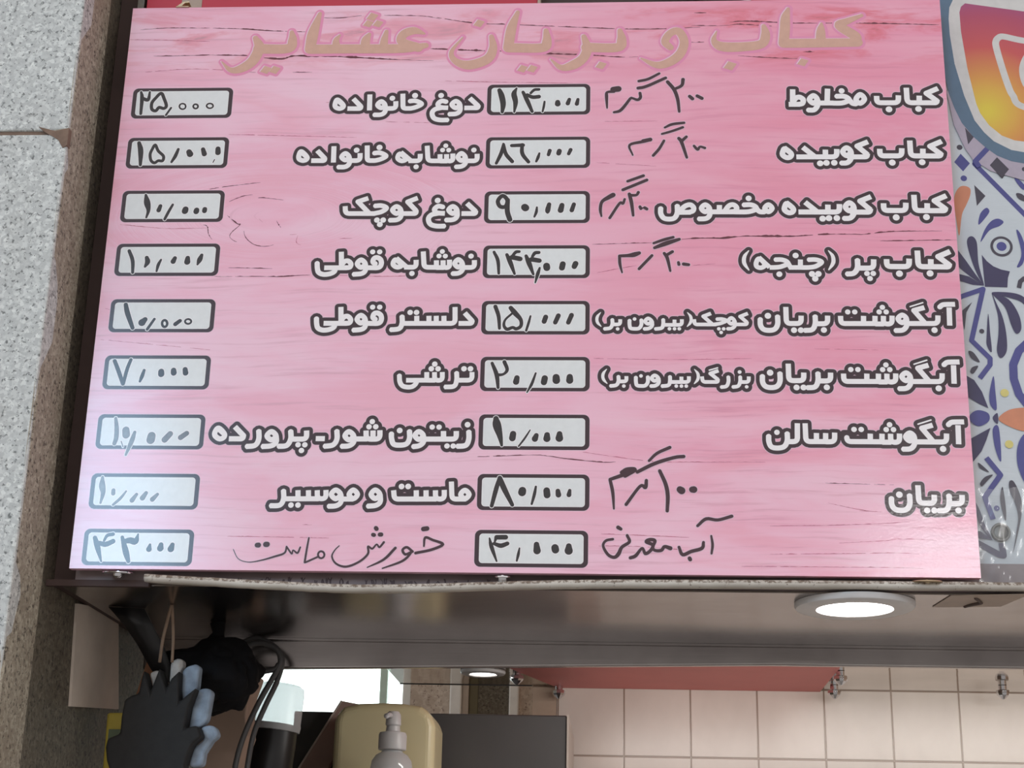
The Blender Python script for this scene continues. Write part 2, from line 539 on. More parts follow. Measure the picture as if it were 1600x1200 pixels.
# ---------------------------------------------------------------- tracings of the print and the handwriting (mm from the lower left corner)
WORDS = {
 'kabab': [
  ('l',7.8,[1188.6,711.0,1171.6,703.3,1186.4,690.6]),
  ('f',7.8,[1186.2,693.1,1185.5,687.9,1144.0,688.3,1143.9,712.5]),
  ('l',7.8,[1160.9,688.5,1161.5,699.5]),
  ('d',9.4,[1159.3,678.3]),
  ('f',7.8,[1132.1,700.4,1131.4,688.4,1101.1,688.7,1101.3,699.7]),
  ('d',9.5,[1117.7,678.0]),
 ],
 'makhlut': [
  ('o',7.8,[1078.1,702.3,1083.8,694.9,1077.5,688.0,1071.8,694.2]),
  ('c',7.8,[1043.6,699.7,1054.5,699.6,1060.4,696.7,1063.1,692.4,1066.8,688.1,1071.8,686.9]),
  ('c',7.8,[1062.8,693.3,1055.8,689.9,1049.0,688.6,1038.8,688.7]),
  ('l',7.8,[1039.6,688.9,1031.6,689.0]),
  ('f',7.8,[1038.8,688.9,1030.6,689.0,1032.2,712.1]),
  ('d',8.5,[1052.0,708.4]),
  ('l',7.8,[1032.0,689.0,1018.0,689.1]),
  ('o',7.9,[1011.6,701.2,1016.8,694.8,1011.2,688.8,1005.7,694.9]),
  ('c',7.8,[1017.2,694.8,1017.2,686.1,1012.0,678.4,1002.9,677.9]),
  ('l',7.9,[982.4,711.6,981.6,686.4]),
  ('c',7.9,[980.8,688.3,985.8,696.6,991.4,698.9,996.7,695.0,995.6,688.8,990.6,687.3]),
  ('l',7.9,[976.0,687.4,991.8,687.3]),
 ],
 'kubide': [
  ('l',7.7,[1085.6,626.7,1070.0,620.0,1084.1,606.3]),
  ('f',7.7,[1083.9,608.2,1083.0,602.9,1055.5,603.1]),
  ('o',7.7,[1055.2,617.5,1060.9,611.2,1054.7,605.0,1049.4,611.3]),
  ('c',7.7,[1061.2,611.2,1060.7,600.8,1055.4,594.1,1046.3,593.4]),
  ('f',7.7,[1041.3,615.5,1040.8,603.2,1018.5,603.4,984.1,603.6]),
  ('l',7.7,[1024.9,603.3,1025.3,614.7]),
  ('l',7.8,[993.7,618.7,1009.7,604.0]),
  ('d',9.1,[1036.9,594.0]),
  ('d',9.1,[1026.0,593.9]),
  ('d',9.1,[1017.2,593.2]),
  ('o',7.8,[968.6,616.6,976.8,609.0,975.7,603.7,970.4,602.6,964.9,606.8,965.5,612.4]),
  ('l',7.8,[967.2,618.5,976.5,609.7]),
 ],
 'makhsus': [
  ('o',7.4,[942.7,529.3,947.6,523.7,942.4,518.4,937.5,523.8]),
  ('c',7.4,[907.5,529.1,917.6,529.4,924.2,526.7,926.9,522.0,930.7,518.5,937.4,518.2]),
  ('c',7.4,[926.4,522.6,918.5,519.5,910.6,518.3,895.0,518.4]),
  ('d',8.5,[915.3,539.3]),
  ('c',7.4,[881.1,519.1,887.4,527.7,893.6,529.5,898.3,525.2,896.2,519.9,889.4,518.7]),
  ('l',7.4,[896.1,518.5,872.7,518.6]),
  ('l',7.4,[874.0,518.5,874.2,529.2]),
  ('o',7.4,[854.4,529.7,860.2,524.1,854.2,518.8,849.0,524.2]),
  ('c',7.4,[860.4,524.1,860.3,513.6,855.2,508.5,844.5,507.8]),
  ('l',7.4,[873.8,518.6,859.2,518.7]),
  ('c',7.4,[818.3,520.0,825.7,527.4,833.1,529.8,838.0,525.5,836.9,520.2,831.2,518.1]),
  ('l',7.4,[834.0,518.1,816.6,518.1]),
  ('c',7.4,[815.1,529.3,815.0,517.5,811.0,509.5,803.1,507.7,795.8,509.6,791.9,516.4,791.8,525.3]),
 ],
 'par': [
  ('f',7.5,[1084.7,445.7,1084.1,432.5,1060.4,432.6]),
  ('c',7.6,[1062.6,445.7,1062.0,433.1,1056.7,425.1,1046.9,423.7]),
  ('d',7.8,[1074.7,424.5]),
  ('d',7.8,[1083.2,424.5]),
  ('d',7.8,[1078.4,417.0]),
 ],
 'chanje': [
  ('v',0,[1023.4,458.8,1.5,1028.6,451.5,4.8,1029.7,443.7,5.7,1027.8,437.7,5.0,1022.8,430.3,2.0]),
  ('c',6.8,[994.9,445.3,1005.8,445.3,1013.4,441.6,1005.5,435.6,996.6,433.8,985.7,433.6]),
  ('l',6.8,[986.2,433.7,968.1,433.7]),
  ('l',6.8,[984.0,433.7,984.4,445.6]),
  ('d',8.4,[978.0,451.7]),
  ('c',6.8,[949.5,445.5,958.6,445.4,965.6,442.6,968.8,437.2,970.3,433.9]),
  ('c',6.8,[967.7,439.0,957.1,434.9,949.4,433.9,941.7,433.8]),
  ('d',8.3,[954.8,423.7]),
  ('d',8.8,[999.6,424.0]),
  ('d',8.8,[1008.3,424.0]),
  ('d',8.7,[1003.7,416.8]),
  ('l',6.8,[927.2,449.0,941.7,434.0]),
  ('o',6.8,[927.2,447.0,933.7,441.5,934.6,436.1,929.4,433.3,924.1,435.3,923.4,440.9]),
  ('v',0,[913.5,459.1,1.5,908.0,451.5,4.9,906.5,444.0,5.7,907.9,438.0,5.1,913.0,430.1,2.0]),
 ],
 'abgusht': [
  ('l',7.1,[1183.0,374.1,1182.2,347.7]),
  ('c',7.1,[1170.0,374.3,1174.3,377.9,1179.7,378.6,1191.3,378.8]),
  ('f',7.1,[1167.2,362.5,1166.5,350.7,1149.6,350.7]),
  ('d',8.5,[1161.4,341.1]),
  ('l',7.1,[1149.8,374.1,1135.3,369.8,1148.5,352.2]),
  ('v',0,[1130.7,375.4,2.1,1147.9,381.2,2.1]),
  ('f',7.1,[1147.4,353.2,1147.9,350.7,1128.4,350.7]),
  ('l',7.1,[1149.6,350.7,1124.8,350.7]),
  ('o',7.1,[1119.3,363.1,1124.6,357.6,1118.7,351.9,1113.3,357.6]),
  ('c',7.1,[1124.9,357.3,1124.4,347.7,1119.0,341.3,1108.4,340.4]),
  ('f',7.1,[1105.5,362.1,1104.9,349.9,1093.2,349.9,1093.8,361.8]),
  ('l',7.1,[1094.0,350.0,1082.1,350.0]),
  ('l',7.1,[1081.9,350.0,1082.5,361.8]),
  ('l',7.1,[1082.2,350.6,1066.5,350.6]),
  ('l',7.1,[1066.5,350.6,1067.0,361.8]),
  ('f',7.1,[1067.9,350.6,1035.9,350.6,1035.9,361.8]),
  ('d',7.4,[1045.9,367.6]),
  ('d',7.4,[1055.4,367.6]),
  ('d',7.4,[1088.4,367.6]),
  ('d',7.4,[1097.9,367.6]),
  ('d',7.4,[1093.1,374.4]),
 ],
 'baryan': [
  ('f',7.2,[1018.4,362.2,1018.0,350.3,1002.0,350.3]),
  ('c',7.2,[1001.5,362.2,1001.1,350.3,996.9,341.9,986.1,340.5]),
  ('d',8.3,[1012.6,341.2]),
  ('f',7.2,[982.5,362.2,982.1,350.7,962.1,350.6,962.1,375.0]),
  ('d',8.3,[972.2,340.9]),
  ('d',8.3,[981.5,340.9]),
  ('c',7.2,[950.5,362.2,950.2,349.6,946.0,342.4,938.1,340.6,930.6,342.4,926.9,348.4,926.8,357.8]),
  ('d',8.8,[937.3,361.9]),
 ],
 'kuchaksmall': [
  ('l',5.2,[910.2,365.5,899.5,360.9,908.9,352.0]),
  ('f',5.2,[908.5,353.2,908.2,349.3,889.3,349.3]),
  ('o',5.3,[887.4,358.9,891.6,354.3,887.2,350.2,883.3,354.3]),
  ('c',5.2,[892.1,354.3,892.0,347.4,887.8,343.5,881.7,342.8]),
  ('c',5.3,[867.2,357.0,875.3,357.0,880.2,354.6,872.3,350.8,863.1,349.2]),
  ('d',5.1,[870.1,342.8]),
  ('d',5.1,[876.7,342.8]),
  ('d',5.1,[873.1,337.5]),
  ('l',5.3,[859.8,365.5,849.1,361.2,861.4,349.5]),
  ('f',5.3,[866.6,349.2,837.1,349.2,836.6,356.9]),
 ],
 'birunbar': [
  ('v',0,[827.5,366.9,1.1,831.7,361.2,4.0,832.5,355.8,4.3,831.1,351.2,4.0,827.0,346.3,1.4]),
  ('f',5.3,[819.8,356.9,819.7,348.6,794.8,348.6]),
  ('l',5.3,[809.6,348.9,809.7,356.3]),
  ('c',5.3,[794.2,356.9,794.1,349.7,791.9,344.0,782.7,342.5]),
  ('d',5.1,[816.1,342.8]),
  ('d',5.1,[809.6,342.8]),
  ('d',5.1,[802.6,342.8]),
  ('o',5.3,[773.5,358.1,778.4,353.8,773.4,350.1,769.4,353.8]),
  ('c',5.3,[778.9,353.8,778.8,347.4,774.5,343.4,767.7,342.6]),
  ('c',5.3,[764.2,356.6,764.1,348.6,760.8,343.5,754.9,342.8,749.4,343.8,748.0,348.9,747.9,355.8]),
  ('d',5.1,[754.9,357.2]),
  ('f',5.3,[735.1,356.9,735.1,349.2,724.1,349.2]),
  ('c',5.3,[724.2,356.9,724.3,349.6,721.3,344.0,713.0,342.6]),
  ('d',5.1,[731.6,342.6]),
  ('v',0,[708.1,366.9,1.1,703.9,361.2,4.0,703.0,355.8,4.3,704.5,351.2,4.0,708.8,346.3,1.4]),
 ],
 'bozorg': [
  ('f',5.2,[909.2,273.8,909.0,265.8,897.4,265.8]),
  ('c',5.2,[897.6,273.8,897.4,266.4,894.5,260.1,887.0,258.6]),
  ('d',5.3,[897.0,280.2]),
  ('d',5.0,[906.0,259.0]),
  ('c',5.2,[881.7,273.8,881.6,266.0,878.7,259.8,871.4,258.4]),
  ('v',0,[856.1,282.7,2.0,867.4,286.2,2.0]),
  ('l',5.2,[868.6,282.1,857.4,277.9,867.9,269.0]),
  ('f',5.2,[867.5,270.2,867.3,265.8,846.9,265.8,846.1,273.7]),
 ],
 'salen': [
  ('f',7.0,[1021.1,194.8,1020.6,182.1,1008.7,182.0]),
  ('l',7.0,[1008.7,182.0,1009.2,194.1]),
  ('l',7.0,[1009.7,182.2,996.6,182.2]),
  ('l',7.0,[996.6,182.2,997.0,194.1]),
  ('f',7.0,[998.0,182.2,982.7,182.1,982.5,207.7]),
  ('f',7.1,[972.2,207.7,971.4,182.0,957.3,181.9]),
  ('c',7.1,[958.3,194.5,957.9,182.7,953.4,174.9,944.1,172.9,936.7,174.8,933.7,181.6,933.6,190.4]),
  ('d',7.4,[944.7,194.8]),
 ],
 'dough': [
  ('l',7.4,[517.1,533.6,530.1,520.5]),
  ('f',7.4,[529.8,522.0,529.7,517.5,509.7,517.6]),
  ('o',7.4,[497.0,528.8,502.9,523.2,497.4,517.7,491.4,523.3]),
  ('c',7.4,[503.2,523.2,503.5,513.5,498.4,508.4,487.4,507.6]),
  ('c',7.4,[483.5,527.8,476.3,529.3,471.0,524.8,472.8,519.9,478.1,518.4,486.1,518.0]),
  ('c',7.4,[477.4,518.4,467.2,515.9,462.9,509.9,465.7,501.7,474.1,498.4,486.8,498.2]),
  ('d',8.5,[475.0,538.3]),
 ],
 'khanevade': [
  ('o',7.4,[273.1,617.2,281.6,609.0,281.4,604.4,276.2,602.7,270.5,605.6,270.1,612.0]),
  ('l',7.4,[271.7,617.8,282.2,608.1]),
  ('l',7.4,[296.3,618.7,308.4,605.6]),
  ('f',7.4,[308.0,607.1,308.1,602.3,288.5,602.5]),
  ('l',7.4,[320.4,625.5,321.1,599.2]),
  ('o',7.4,[337.8,613.8,343.5,608.0,338.5,603.1,332.7,608.1]),
  ('c',7.4,[343.7,608.0,344.3,597.6,338.9,592.4,327.9,591.9]),
  ('f',7.4,[359.2,614.0,359.8,602.1,343.0,602.2]),
  ('d',8.4,[353.9,618.9]),
  ('c',7.3,[379.1,613.8,388.5,614.2,397.2,609.3,391.1,604.8,382.9,602.2,377.6,602.0]),
  ('f',7.3,[378.7,602.0,370.3,602.0,369.0,626.3]),
  ('d',8.8,[387.1,623.0]),
 ],
 'nushabe': [
  ('f',7.2,[529.2,611.7,529.6,600.5,510.1,600.6]),
  ('d',7.8,[524.3,617.8]),
  ('o',7.2,[506.5,612.7,512.2,606.6,506.9,601.0,501.6,606.7]),
  ('c',7.2,[512.5,606.6,512.8,597.1,507.5,592.0,498.7,591.2]),
  ('f',7.2,[494.0,612.4,494.5,600.4,485.4,600.4,485.0,611.5]),
  ('l',7.2,[486.7,600.4,476.0,600.5]),
  ('l',7.2,[476.0,600.5,475.6,611.5]),
  ('f',7.2,[477.3,600.8,458.5,601.0,456.4,625.2]),
  ('d',7.2,[479.0,618.1]),
  ('d',7.2,[487.9,618.0]),
  ('d',7.2,[483.4,625.0]),
  ('f',7.2,[446.8,612.3,447.2,601.0,430.3,601.2]),
  ('d',7.8,[441.7,591.6]),
  ('l',7.2,[418.4,615.1,433.8,601.3]),
  ('o',7.2,[418.1,612.5,425.4,606.4,425.6,602.6,420.1,601.2,414.8,604.7,414.9,609.6]),
 ],
 'kuchak': [
  ('l',7.2,[446.2,542.3,432.0,536.3,445.0,522.0]),
  ('f',7.2,[444.6,523.5,444.9,517.9,423.1,518.0]),
  ('o',7.2,[416.4,529.2,422.6,523.6,416.9,518.0,410.7,523.6]),
  ('c',7.2,[422.9,523.6,423.3,513.8,418.3,508.5,406.8,507.6]),
  ('c',7.2,[384.6,530.1,394.9,530.5,402.0,526.7,395.4,521.1,384.5,518.2]),
  ('l',7.2,[385.9,518.2,373.5,518.2]),
  ('d',8.3,[389.2,508.0]),
  ('d',8.3,[398.1,508.0]),
  ('d',8.3,[393.7,501.2]),
  ('l',7.2,[375.0,542.3,360.3,537.0,376.9,519.3]),
  ('f',7.2,[381.8,518.2,343.3,518.4,342.3,530.0]),
 ],
 'ghuti': [
  ('c',7.3,[390.7,440.3,386.8,443.3,388.2,448.7,392.7,450.1,397.8,446.5,398.7,439.4,395.1,434.8,383.6,434.5]),
  ('d',7.6,[385.6,458.8]),
  ('d',7.6,[395.6,458.8]),
  ('l',7.3,[391.9,434.5,375.4,434.5]),
  ('o',7.3,[369.8,446.6,375.9,440.7,370.4,434.9,364.6,440.7]),
  ('c',7.3,[376.2,440.7,376.7,430.6,371.7,425.7,359.4,424.4]),
  ('l',7.3,[340.9,459.1,342.4,434.6]),
  ('c',7.3,[341.4,436.3,345.5,443.4,350.8,445.2,355.5,440.7,354.2,435.4,347.3,434.6]),
  ('l',7.3,[350.6,434.5,317.9,434.6]),
  ('c',7.3,[333.8,434.6,332.8,428.9,326.4,425.4,317.3,424.5,310.5,427.5,308.2,433.7,307.3,442.6]),
 ],
 'delestar': [
  ('l',7.1,[519.4,366.3,530.6,353.7]),
  ('f',7.1,[530.2,355.5,529.7,350.7,511.3,350.6]),
  ('f',7.1,[505.6,375.0,506.5,350.6,490.6,350.6]),
  ('l',7.1,[501.6,350.6,430.3,350.6]),
  ('l',7.1,[490.9,350.6,490.5,361.9]),
  ('l',7.1,[480.2,350.6,479.8,361.9]),
  ('l',7.1,[470.0,350.6,469.6,361.9]),
  ('l',7.1,[453.0,350.6,452.5,361.9]),
  ('d',7.8,[443.0,367.0]),
  ('d',7.8,[452.0,367.0]),
  ('c',7.2,[431.9,361.9,432.4,351.1,428.7,342.9,416.4,341.1]),
 ],
 'torshi': [
  ('f',6.7,[532.3,279.2,532.7,267.4,510.2,267.3]),
  ('c',6.7,[511.1,279.1,511.5,267.3,508.1,258.7,495.2,257.5]),
  ('d',7.8,[521.1,284.0]),
  ('d',7.8,[530.1,284.0]),
  ('f',6.7,[491.4,279.1,491.9,267.0,481.1,267.0,480.6,279.0]),
  ('l',6.7,[482.0,267.1,470.5,267.1]),
  ('l',6.7,[470.3,267.1,469.9,279.0]),
  ('l',6.7,[472.3,267.2,441.8,267.1]),
  ('c',6.7,[457.3,266.9,454.9,261.3,450.6,257.9,444.4,257.1,437.3,258.9,433.3,265.0,432.1,274.9]),
  ('d',7.8,[476.0,283.9]),
  ('d',7.8,[485.3,283.9]),
  ('d',7.8,[480.5,290.7]),
 ],
 'zeytun': [
  ('c',7.3,[530.7,194.6,531.0,183.1,527.1,174.4,515.0,172.9]),
  ('d',8.0,[528.7,203.6]),
  ('f',7.3,[513.6,194.5,514.0,183.1,464.3,182.8]),
  ('l',7.3,[496.6,183.0,496.2,194.4]),
  ('d',7.5,[480.5,200.0]),
  ('d',7.5,[489.9,200.0]),
  ('d',7.5,[501.7,173.3]),
  ('d',7.5,[510.1,173.3]),
  ('o',7.3,[462.7,193.5,468.8,187.9,463.2,182.3,457.5,187.9]),
  ('c',7.3,[469.0,187.9,469.4,178.9,464.0,173.6,455.4,172.1]),
  ('c',7.3,[449.7,194.9,450.2,183.7,446.3,175.9,436.5,174.1,428.7,175.8,425.7,183.6,425.2,190.9]),
  ('d',8.0,[436.3,194.9]),
  ('f',7.3,[409.2,195.2,409.8,182.5,391.0,182.4,390.3,194.6]),
  ('l',7.3,[400.4,182.5,399.8,194.7]),
  ('l',7.3,[392.6,182.7,370.2,182.5]),
  ('d',7.6,[394.0,200.0]),
  ('d',7.6,[403.3,200.1]),
  ('d',7.6,[398.1,207.4]),
  ('o',7.3,[366.8,193.0,373.5,187.0,367.5,181.3,361.7,186.9]),
  ('c',7.3,[373.7,187.0,374.2,178.4,368.4,173.0,357.4,172.0]),
  ('c',7.3,[350.1,194.9,350.9,182.2,345.9,173.9,333.8,171.9]),
  ('l',7.3,[321.8,182.8,334.3,182.8]),
  ('f',7.4,[308.5,194.2,309.3,182.0,287.5,181.9]),
  ('c',7.4,[286.6,194.1,287.4,182.4,282.6,173.0,270.7,171.5]),
  ('d',7.6,[298.0,173.9]),
  ('d',7.6,[307.4,173.9]),
  ('d',7.6,[303.2,165.8]),
  ('o',7.4,[260.1,192.5,266.8,186.4,261.0,180.7,254.4,186.3]),
  ('c',7.4,[267.0,186.4,267.6,177.8,261.6,172.4,248.4,171.1]),
  ('c',7.4,[242.4,194.4,243.3,181.6,238.8,172.8,226.6,171.0]),
  ('l',7.4,[208.9,199.2,222.6,185.7]),
  ('f',7.4,[221.9,187.9,221.4,182.0,201.9,181.9]),
  ('o',7.4,[186.3,197.1,194.9,189.2,194.6,183.8,188.8,181.8,182.5,186.2,182.0,191.6]),
  ('l',7.4,[184.4,198.0,195.4,188.7]),
 ],
 'mast': [
  ('o',7.0,[528.0,111.7,533.9,105.8,528.4,99.9,522.6,105.7]),
  ('f',6.9,[529.9,99.6,511.1,99.4,509.5,123.6]),
  ('f',7.0,[500.3,111.9,500.8,99.3,488.9,99.2,488.5,111.4]),
  ('l',7.0,[490.4,99.3,476.3,99.2]),
  ('l',7.0,[476.3,99.2,475.8,111.3]),
  ('l',7.0,[477.3,99.2,462.2,99.0]),
  ('l',7.0,[463.1,99.0,462.6,111.2]),
  ('f',7.0,[466.0,99.1,433.5,98.8,432.0,111.0]),
  ('d',7.9,[442.5,116.3]),
  ('d',7.9,[451.4,116.4]),
  ('o',7.0,[407.1,111.2,413.7,105.1,407.8,99.2,401.8,105.0]),
  ('c',7.0,[414.1,105.1,414.6,94.8,408.8,89.9,397.5,88.7]),
  ('o',7.0,[377.4,111.0,383.4,104.8,378.0,98.8,372.0,104.7]),
  ('o',7.0,[353.6,110.8,360.6,104.7,354.3,98.6,347.9,104.6]),
  ('c',7.0,[361.0,104.7,361.6,94.4,355.8,89.1,344.5,88.1]),
  ('l',7.0,[378.1,98.4,360.1,98.3]),
  ('f',7.0,[340.3,110.7,341.0,98.5,329.3,98.4,328.5,110.3]),
  ('l',7.0,[331.6,98.4,317.3,98.3]),
  ('l',7.0,[317.3,98.3,316.5,110.2]),
  ('l',7.0,[318.2,98.3,282.1,98.0]),
  ('l',7.0,[303.0,98.2,302.2,110.1]),
  ('c',7.1,[282.5,110.3,283.4,97.7,278.9,89.3,265.6,88.2]),
  ('d',7.6,[294.1,89.4]),
  ('d',7.6,[303.6,89.5]),
 ],
 'price_114000': [
  ('v',0,[558.8,714.4,6.6,562.1,705.4,8.7,564.7,692.0,8.2,563.7,678.7,4.8]),
  ('v',0,[583.9,717.8,2.4,580.1,708.2,7.9,582.7,694.8,7.4,581.2,678.6,2.9]),
  ('v',0,[593.3,711.0,4.8,599.5,697.6,6.6,607.2,679.1,4.7]),
  ('v',0,[599.4,706.5,5.3,607.4,702.7,6.1,616.6,703.4,6.1]),
  ('v',0,[604.6,709.4,4.0,609.8,714.6,4.5,616.4,715.2,4.5]),
  ('v',0,[624.9,695.1,3.2,623.9,687.0,3.7,622.3,678.9,2.9]),
  ('v',0,[644.0,694.2,7.4,644.1,691.3,8.7]),
  ('v',0,[660.8,698.5,5.3,658.7,691.9,6.6]),
  ('v',0,[673.3,698.4,4.7,671.8,691.0,6.3]),
 ],
 'price_86000': [
  ('v',0,[566.7,627.5,3.4,564.1,613.0,5.8,557.3,596.4,4.4]),
  ('v',0,[567.2,626.7,3.9,570.6,611.5,5.8,580.1,599.1,5.7]),
  ('v',0,[578.8,624.5,5.2,595.1,625.1,5.8]),
  ('v',0,[593.8,625.8,5.2,594.5,611.3,6.0,603.5,598.3,5.2]),
  ('v',0,[618.9,611.9,3.1,617.1,605.4,4.7,614.6,598.9,3.4]),
  ('v',0,[633.8,616.1,5.7,632.0,609.6,5.2]),
  ('v',0,[647.5,615.3,7.3,646.6,611.7,7.3]),
  ('v',0,[663.7,617.3,5.7,661.0,610.8,5.2]),
 ],
 'price_90000': [
  ('o',6.1,[567.7,545.1,574.5,538.4,572.3,528.4,564.4,528.5,561.2,537.2]),
  ('v',0,[575.1,538.4,6.7,575.0,521.1,7.3,578.9,507.8,7.3]),
  ('v',0,[599.7,527.0,10.9,600.7,526.0,10.9]),
  ('v',0,[616.9,526.9,2.9,616.2,519.6,4.4,613.6,512.3,3.1]),
  ('v',0,[634.2,531.5,6.1,632.3,522.2,7.5,632.3,518.5,3.6]),
  ('v',0,[652.4,530.0,7.3,650.6,522.1,8.5]),
  ('v',0,[669.3,531.3,6.0,666.4,522.0,6.5]),
 ],
 'price_144000': [
  ('v',0,[557.8,458.0,4.3,563.6,445.0,5.3,565.3,425.5,3.8]),
  ('v',0,[576.0,454.0,4.8,581.1,442.3,6.7,587.5,424.8,3.6]),
  ('v',0,[583.3,450.1,7.2,594.8,447.5,7.2]),
  ('v',0,[584.4,452.7,4.3,588.5,457.9,4.8,593.3,458.6,4.3]),
  ('v',0,[603.1,452.0,4.8,607.5,441.0,7.2,613.8,424.2,3.6]),
  ('v',0,[611.0,446.8,7.2,621.8,444.8,6.9]),
  ('v',0,[612.1,451.4,4.3,615.6,456.5,5.3,621.0,457.2,4.8]),
  ('v',0,[622.6,433.8,3.1,619.8,424.1,5.3,616.7,411.3,2.1]),
  ('v',0,[632.1,436.8,9.8,632.5,433.8,9.8]),
  ('v',0,[654.8,439.6,8.4,653.7,433.8,8.4]),
  ('v',0,[672.7,440.2,8.1,670.9,435.7,7.6]),
 ],
 'price_15000': [
  ('v',0,[561.9,375.7,5.8,566.7,361.5,5.6,568.4,343.4,4.3]),
  ('v',0,[583.4,373.7,6.3,589.9,365.6,7.6,597.7,356.1,5.5,597.9,346.7,5.0,591.7,342.7,5.0,586.6,344.7,4.5,579.1,342.0,5.0,574.6,347.4,4.3,576.2,356.1,3.3,584.9,364.9,3.3]),
  ('v',0,[611.1,361.5,2.8,608.5,350.8,3.8,605.5,340.0,3.3]),
  ('v',0,[632.2,360.2,7.0,630.1,353.5,7.0]),
  ('v',0,[649.7,362.2,6.8,645.5,352.1,6.3]),
  ('v',0,[667.9,362.9,6.8,663.6,352.1,6.5]),
 ],
 'price_20000': [
  ('v',0,[559.7,292.1,4.5,566.4,275.0,6.2,568.8,256.7,4.2]),
  ('v',0,[567.1,275.0,5.0,575.7,276.3,3.7,580.6,282.9,5.0,576.5,294.1,5.5]),
  ('v',0,[594.3,271.1,7.5,593.2,265.2,8.7]),
  ('v',0,[619.9,277.8,2.7,614.6,262.0,4.2,608.6,250.3,2.2]),
  ('v',0,[632.4,270.6,8.7,631.3,264.7,8.7]),
  ('v',0,[647.9,271.9,9.9,648.2,267.4,10.6]),
  ('v',0,[666.5,272.6,8.7,666.5,267.4,9.9]),
 ],
 'price_10000': [
  ('v',0,[567.1,212.6,7.3,568.7,203.0,11.7,573.0,188.1,7.8,575.9,174.6,3.6]),
  ('v',0,[590.9,190.9,8.6,590.0,184.8,9.1]),
  ('v',0,[613.8,196.4,1.8,606.9,184.9,2.9,598.7,173.4,2.3]),
  ('v',0,[622.4,189.0,6.5,620.5,184.0,8.6]),
  ('v',0,[636.9,189.8,7.8,636.7,184.4,9.9]),
  ('v',0,[653.7,191.2,7.8,653.5,185.1,10.6]),
 ],
 'price_80000': [
  ('v',0,[573.9,128.3,5.2,569.8,113.0,6.4,564.6,90.5,5.1]),
  ('v',0,[574.5,129.0,6.5,580.0,115.7,7.7,592.1,92.0,5.1]),
  ('v',0,[605.2,111.9,10.3,604.8,109.3,10.8]),
  ('v',0,[623.1,117.3,3.1,621.3,106.7,4.4,618.0,93.5,3.1]),
  ('v',0,[637.6,112.1,9.0,638.3,105.8,9.2]),
  ('v',0,[652.6,111.6,6.4,653.4,106.3,7.7]),
  ('v',0,[668.4,112.4,4.6,667.4,106.4,6.6]),
 ],
 'price_4000': [
  ('v',0,[562.9,46.5,2.2,566.0,34.6,5.6,573.2,15.5,2.4]),
  ('v',0,[570.2,42.0,2.9,571.8,47.7,4.9]),
  ('v',0,[572.3,47.7,6.2,584.4,47.9,6.5]),
  ('v',0,[569.2,39.2,4.5,578.2,36.4,6.2,586.8,39.4,5.6]),
  ('v',0,[603.0,33.3,2.2,601.6,24.8,4.0,599.8,16.3,2.7]),
  ('v',0,[625.4,38.6,7.3,626.3,30.1,10.0]),
  ('v',0,[649.9,34.3,10.0,650.5,31.5,10.0]),
  ('v',0,[668.1,36.7,7.7,668.0,30.5,11.1]),
 ],
 'price_25000': [
  ('v',0,[26.7,716.9,3.6,29.0,706.9,5.9,29.7,680.8,4.4]),
  ('v',0,[29.0,706.9,5.1,38.3,704.0,5.7,39.8,716.8,3.3]),
  ('o',5.1,[57.1,714.5,62.5,705.2,66.8,693.8,63.4,689.3,56.2,691.1,51.6,685.5,45.6,688.4,44.6,698.3,49.6,706.7]),
  ('v',0,[74.2,690.2,3.3,67.6,678.3,3.3]),
  ('o',2.6,[95.9,692.4,94.9,689.1,91.6,687.8,88.2,689.2,86.5,692.5,87.6,695.8,90.8,697.1,94.3,695.7]),
  ('o',2.8,[114.3,692.2,113.5,689.7,111.1,688.6,108.5,689.7,107.2,692.3,108.0,694.9,110.4,695.9,113.1,694.8]),
  ('o',2.6,[136.8,692.9,135.7,690.1,132.3,689.0,128.8,690.2,127.1,693.0,128.3,695.7,131.7,696.9,135.2,695.7]),
 ],
 'price_15000_cola': [
  ('v',0,[31.9,633.2,5.6,35.7,620.0,8.1,37.4,597.2,4.6]),
  ('o',4.6,[56.4,629.5,61.8,619.8,70.2,611.4,69.6,603.8,63.3,603.9,57.9,600.5,52.5,604.6,50.3,614.3,52.6,622.6]),
  ('v',0,[91.3,622.3,4.3,87.9,611.3,5.6,83.1,601.7,3.8]),
  ('v',0,[107.5,618.0,8.3,109.5,614.2,9.6]),
  ('v',0,[127.9,622.0,6.3,130.5,614.4,7.8]),
  ('v',0,[150.0,622.6,7.6,150.5,616.4,8.3]),
  ('v',0,[146.4,605.4,1.5,144.5,600.6,1.5]),
 ],
 'price_10000_small': [
  ('v',0,[50.3,549.2,3.8,53.4,537.0,9.5,56.5,524.9,5.8,54.5,513.4,3.0]),
  ('v',0,[73.4,531.5,5.8,71.5,524.8,6.8]),
  ('v',0,[91.3,533.5,3.8,86.1,522.0,4.5,81.6,510.6,4.2]),
  ('v',0,[110.7,526.2,9.0,110.1,523.3,9.5]),
  ('v',0,[127.0,524.8,8.0,126.6,522.5,8.5]),
  ('v',0,[138.8,526.1,7.2,138.6,523.4,7.2]),
 ],
 'price_10000_can': [
  ('v',0,[34.8,461.4,5.0,41.3,446.2,5.7,43.2,427.8,4.4]),
  ('v',0,[61.3,450.8,5.7,63.2,444.2,7.7,60.2,437.0,3.7]),
  ('v',0,[82.3,447.4,3.2,79.1,439.5,4.9,77.6,429.7,3.0]),
  ('v',0,[102.2,450.0,5.9,100.2,444.8,7.7]),
  ('v',0,[120.7,450.0,6.9,120.6,444.1,9.1]),
  ('v',0,[140.6,454.5,4.9,138.2,447.3,7.6,135.7,440.1,3.0]),
 ],
 'price_10000_malt': [
  ('v',0,[38.3,378.9,6.1,42.1,366.0,7.3,51.7,343.5,5.6]),
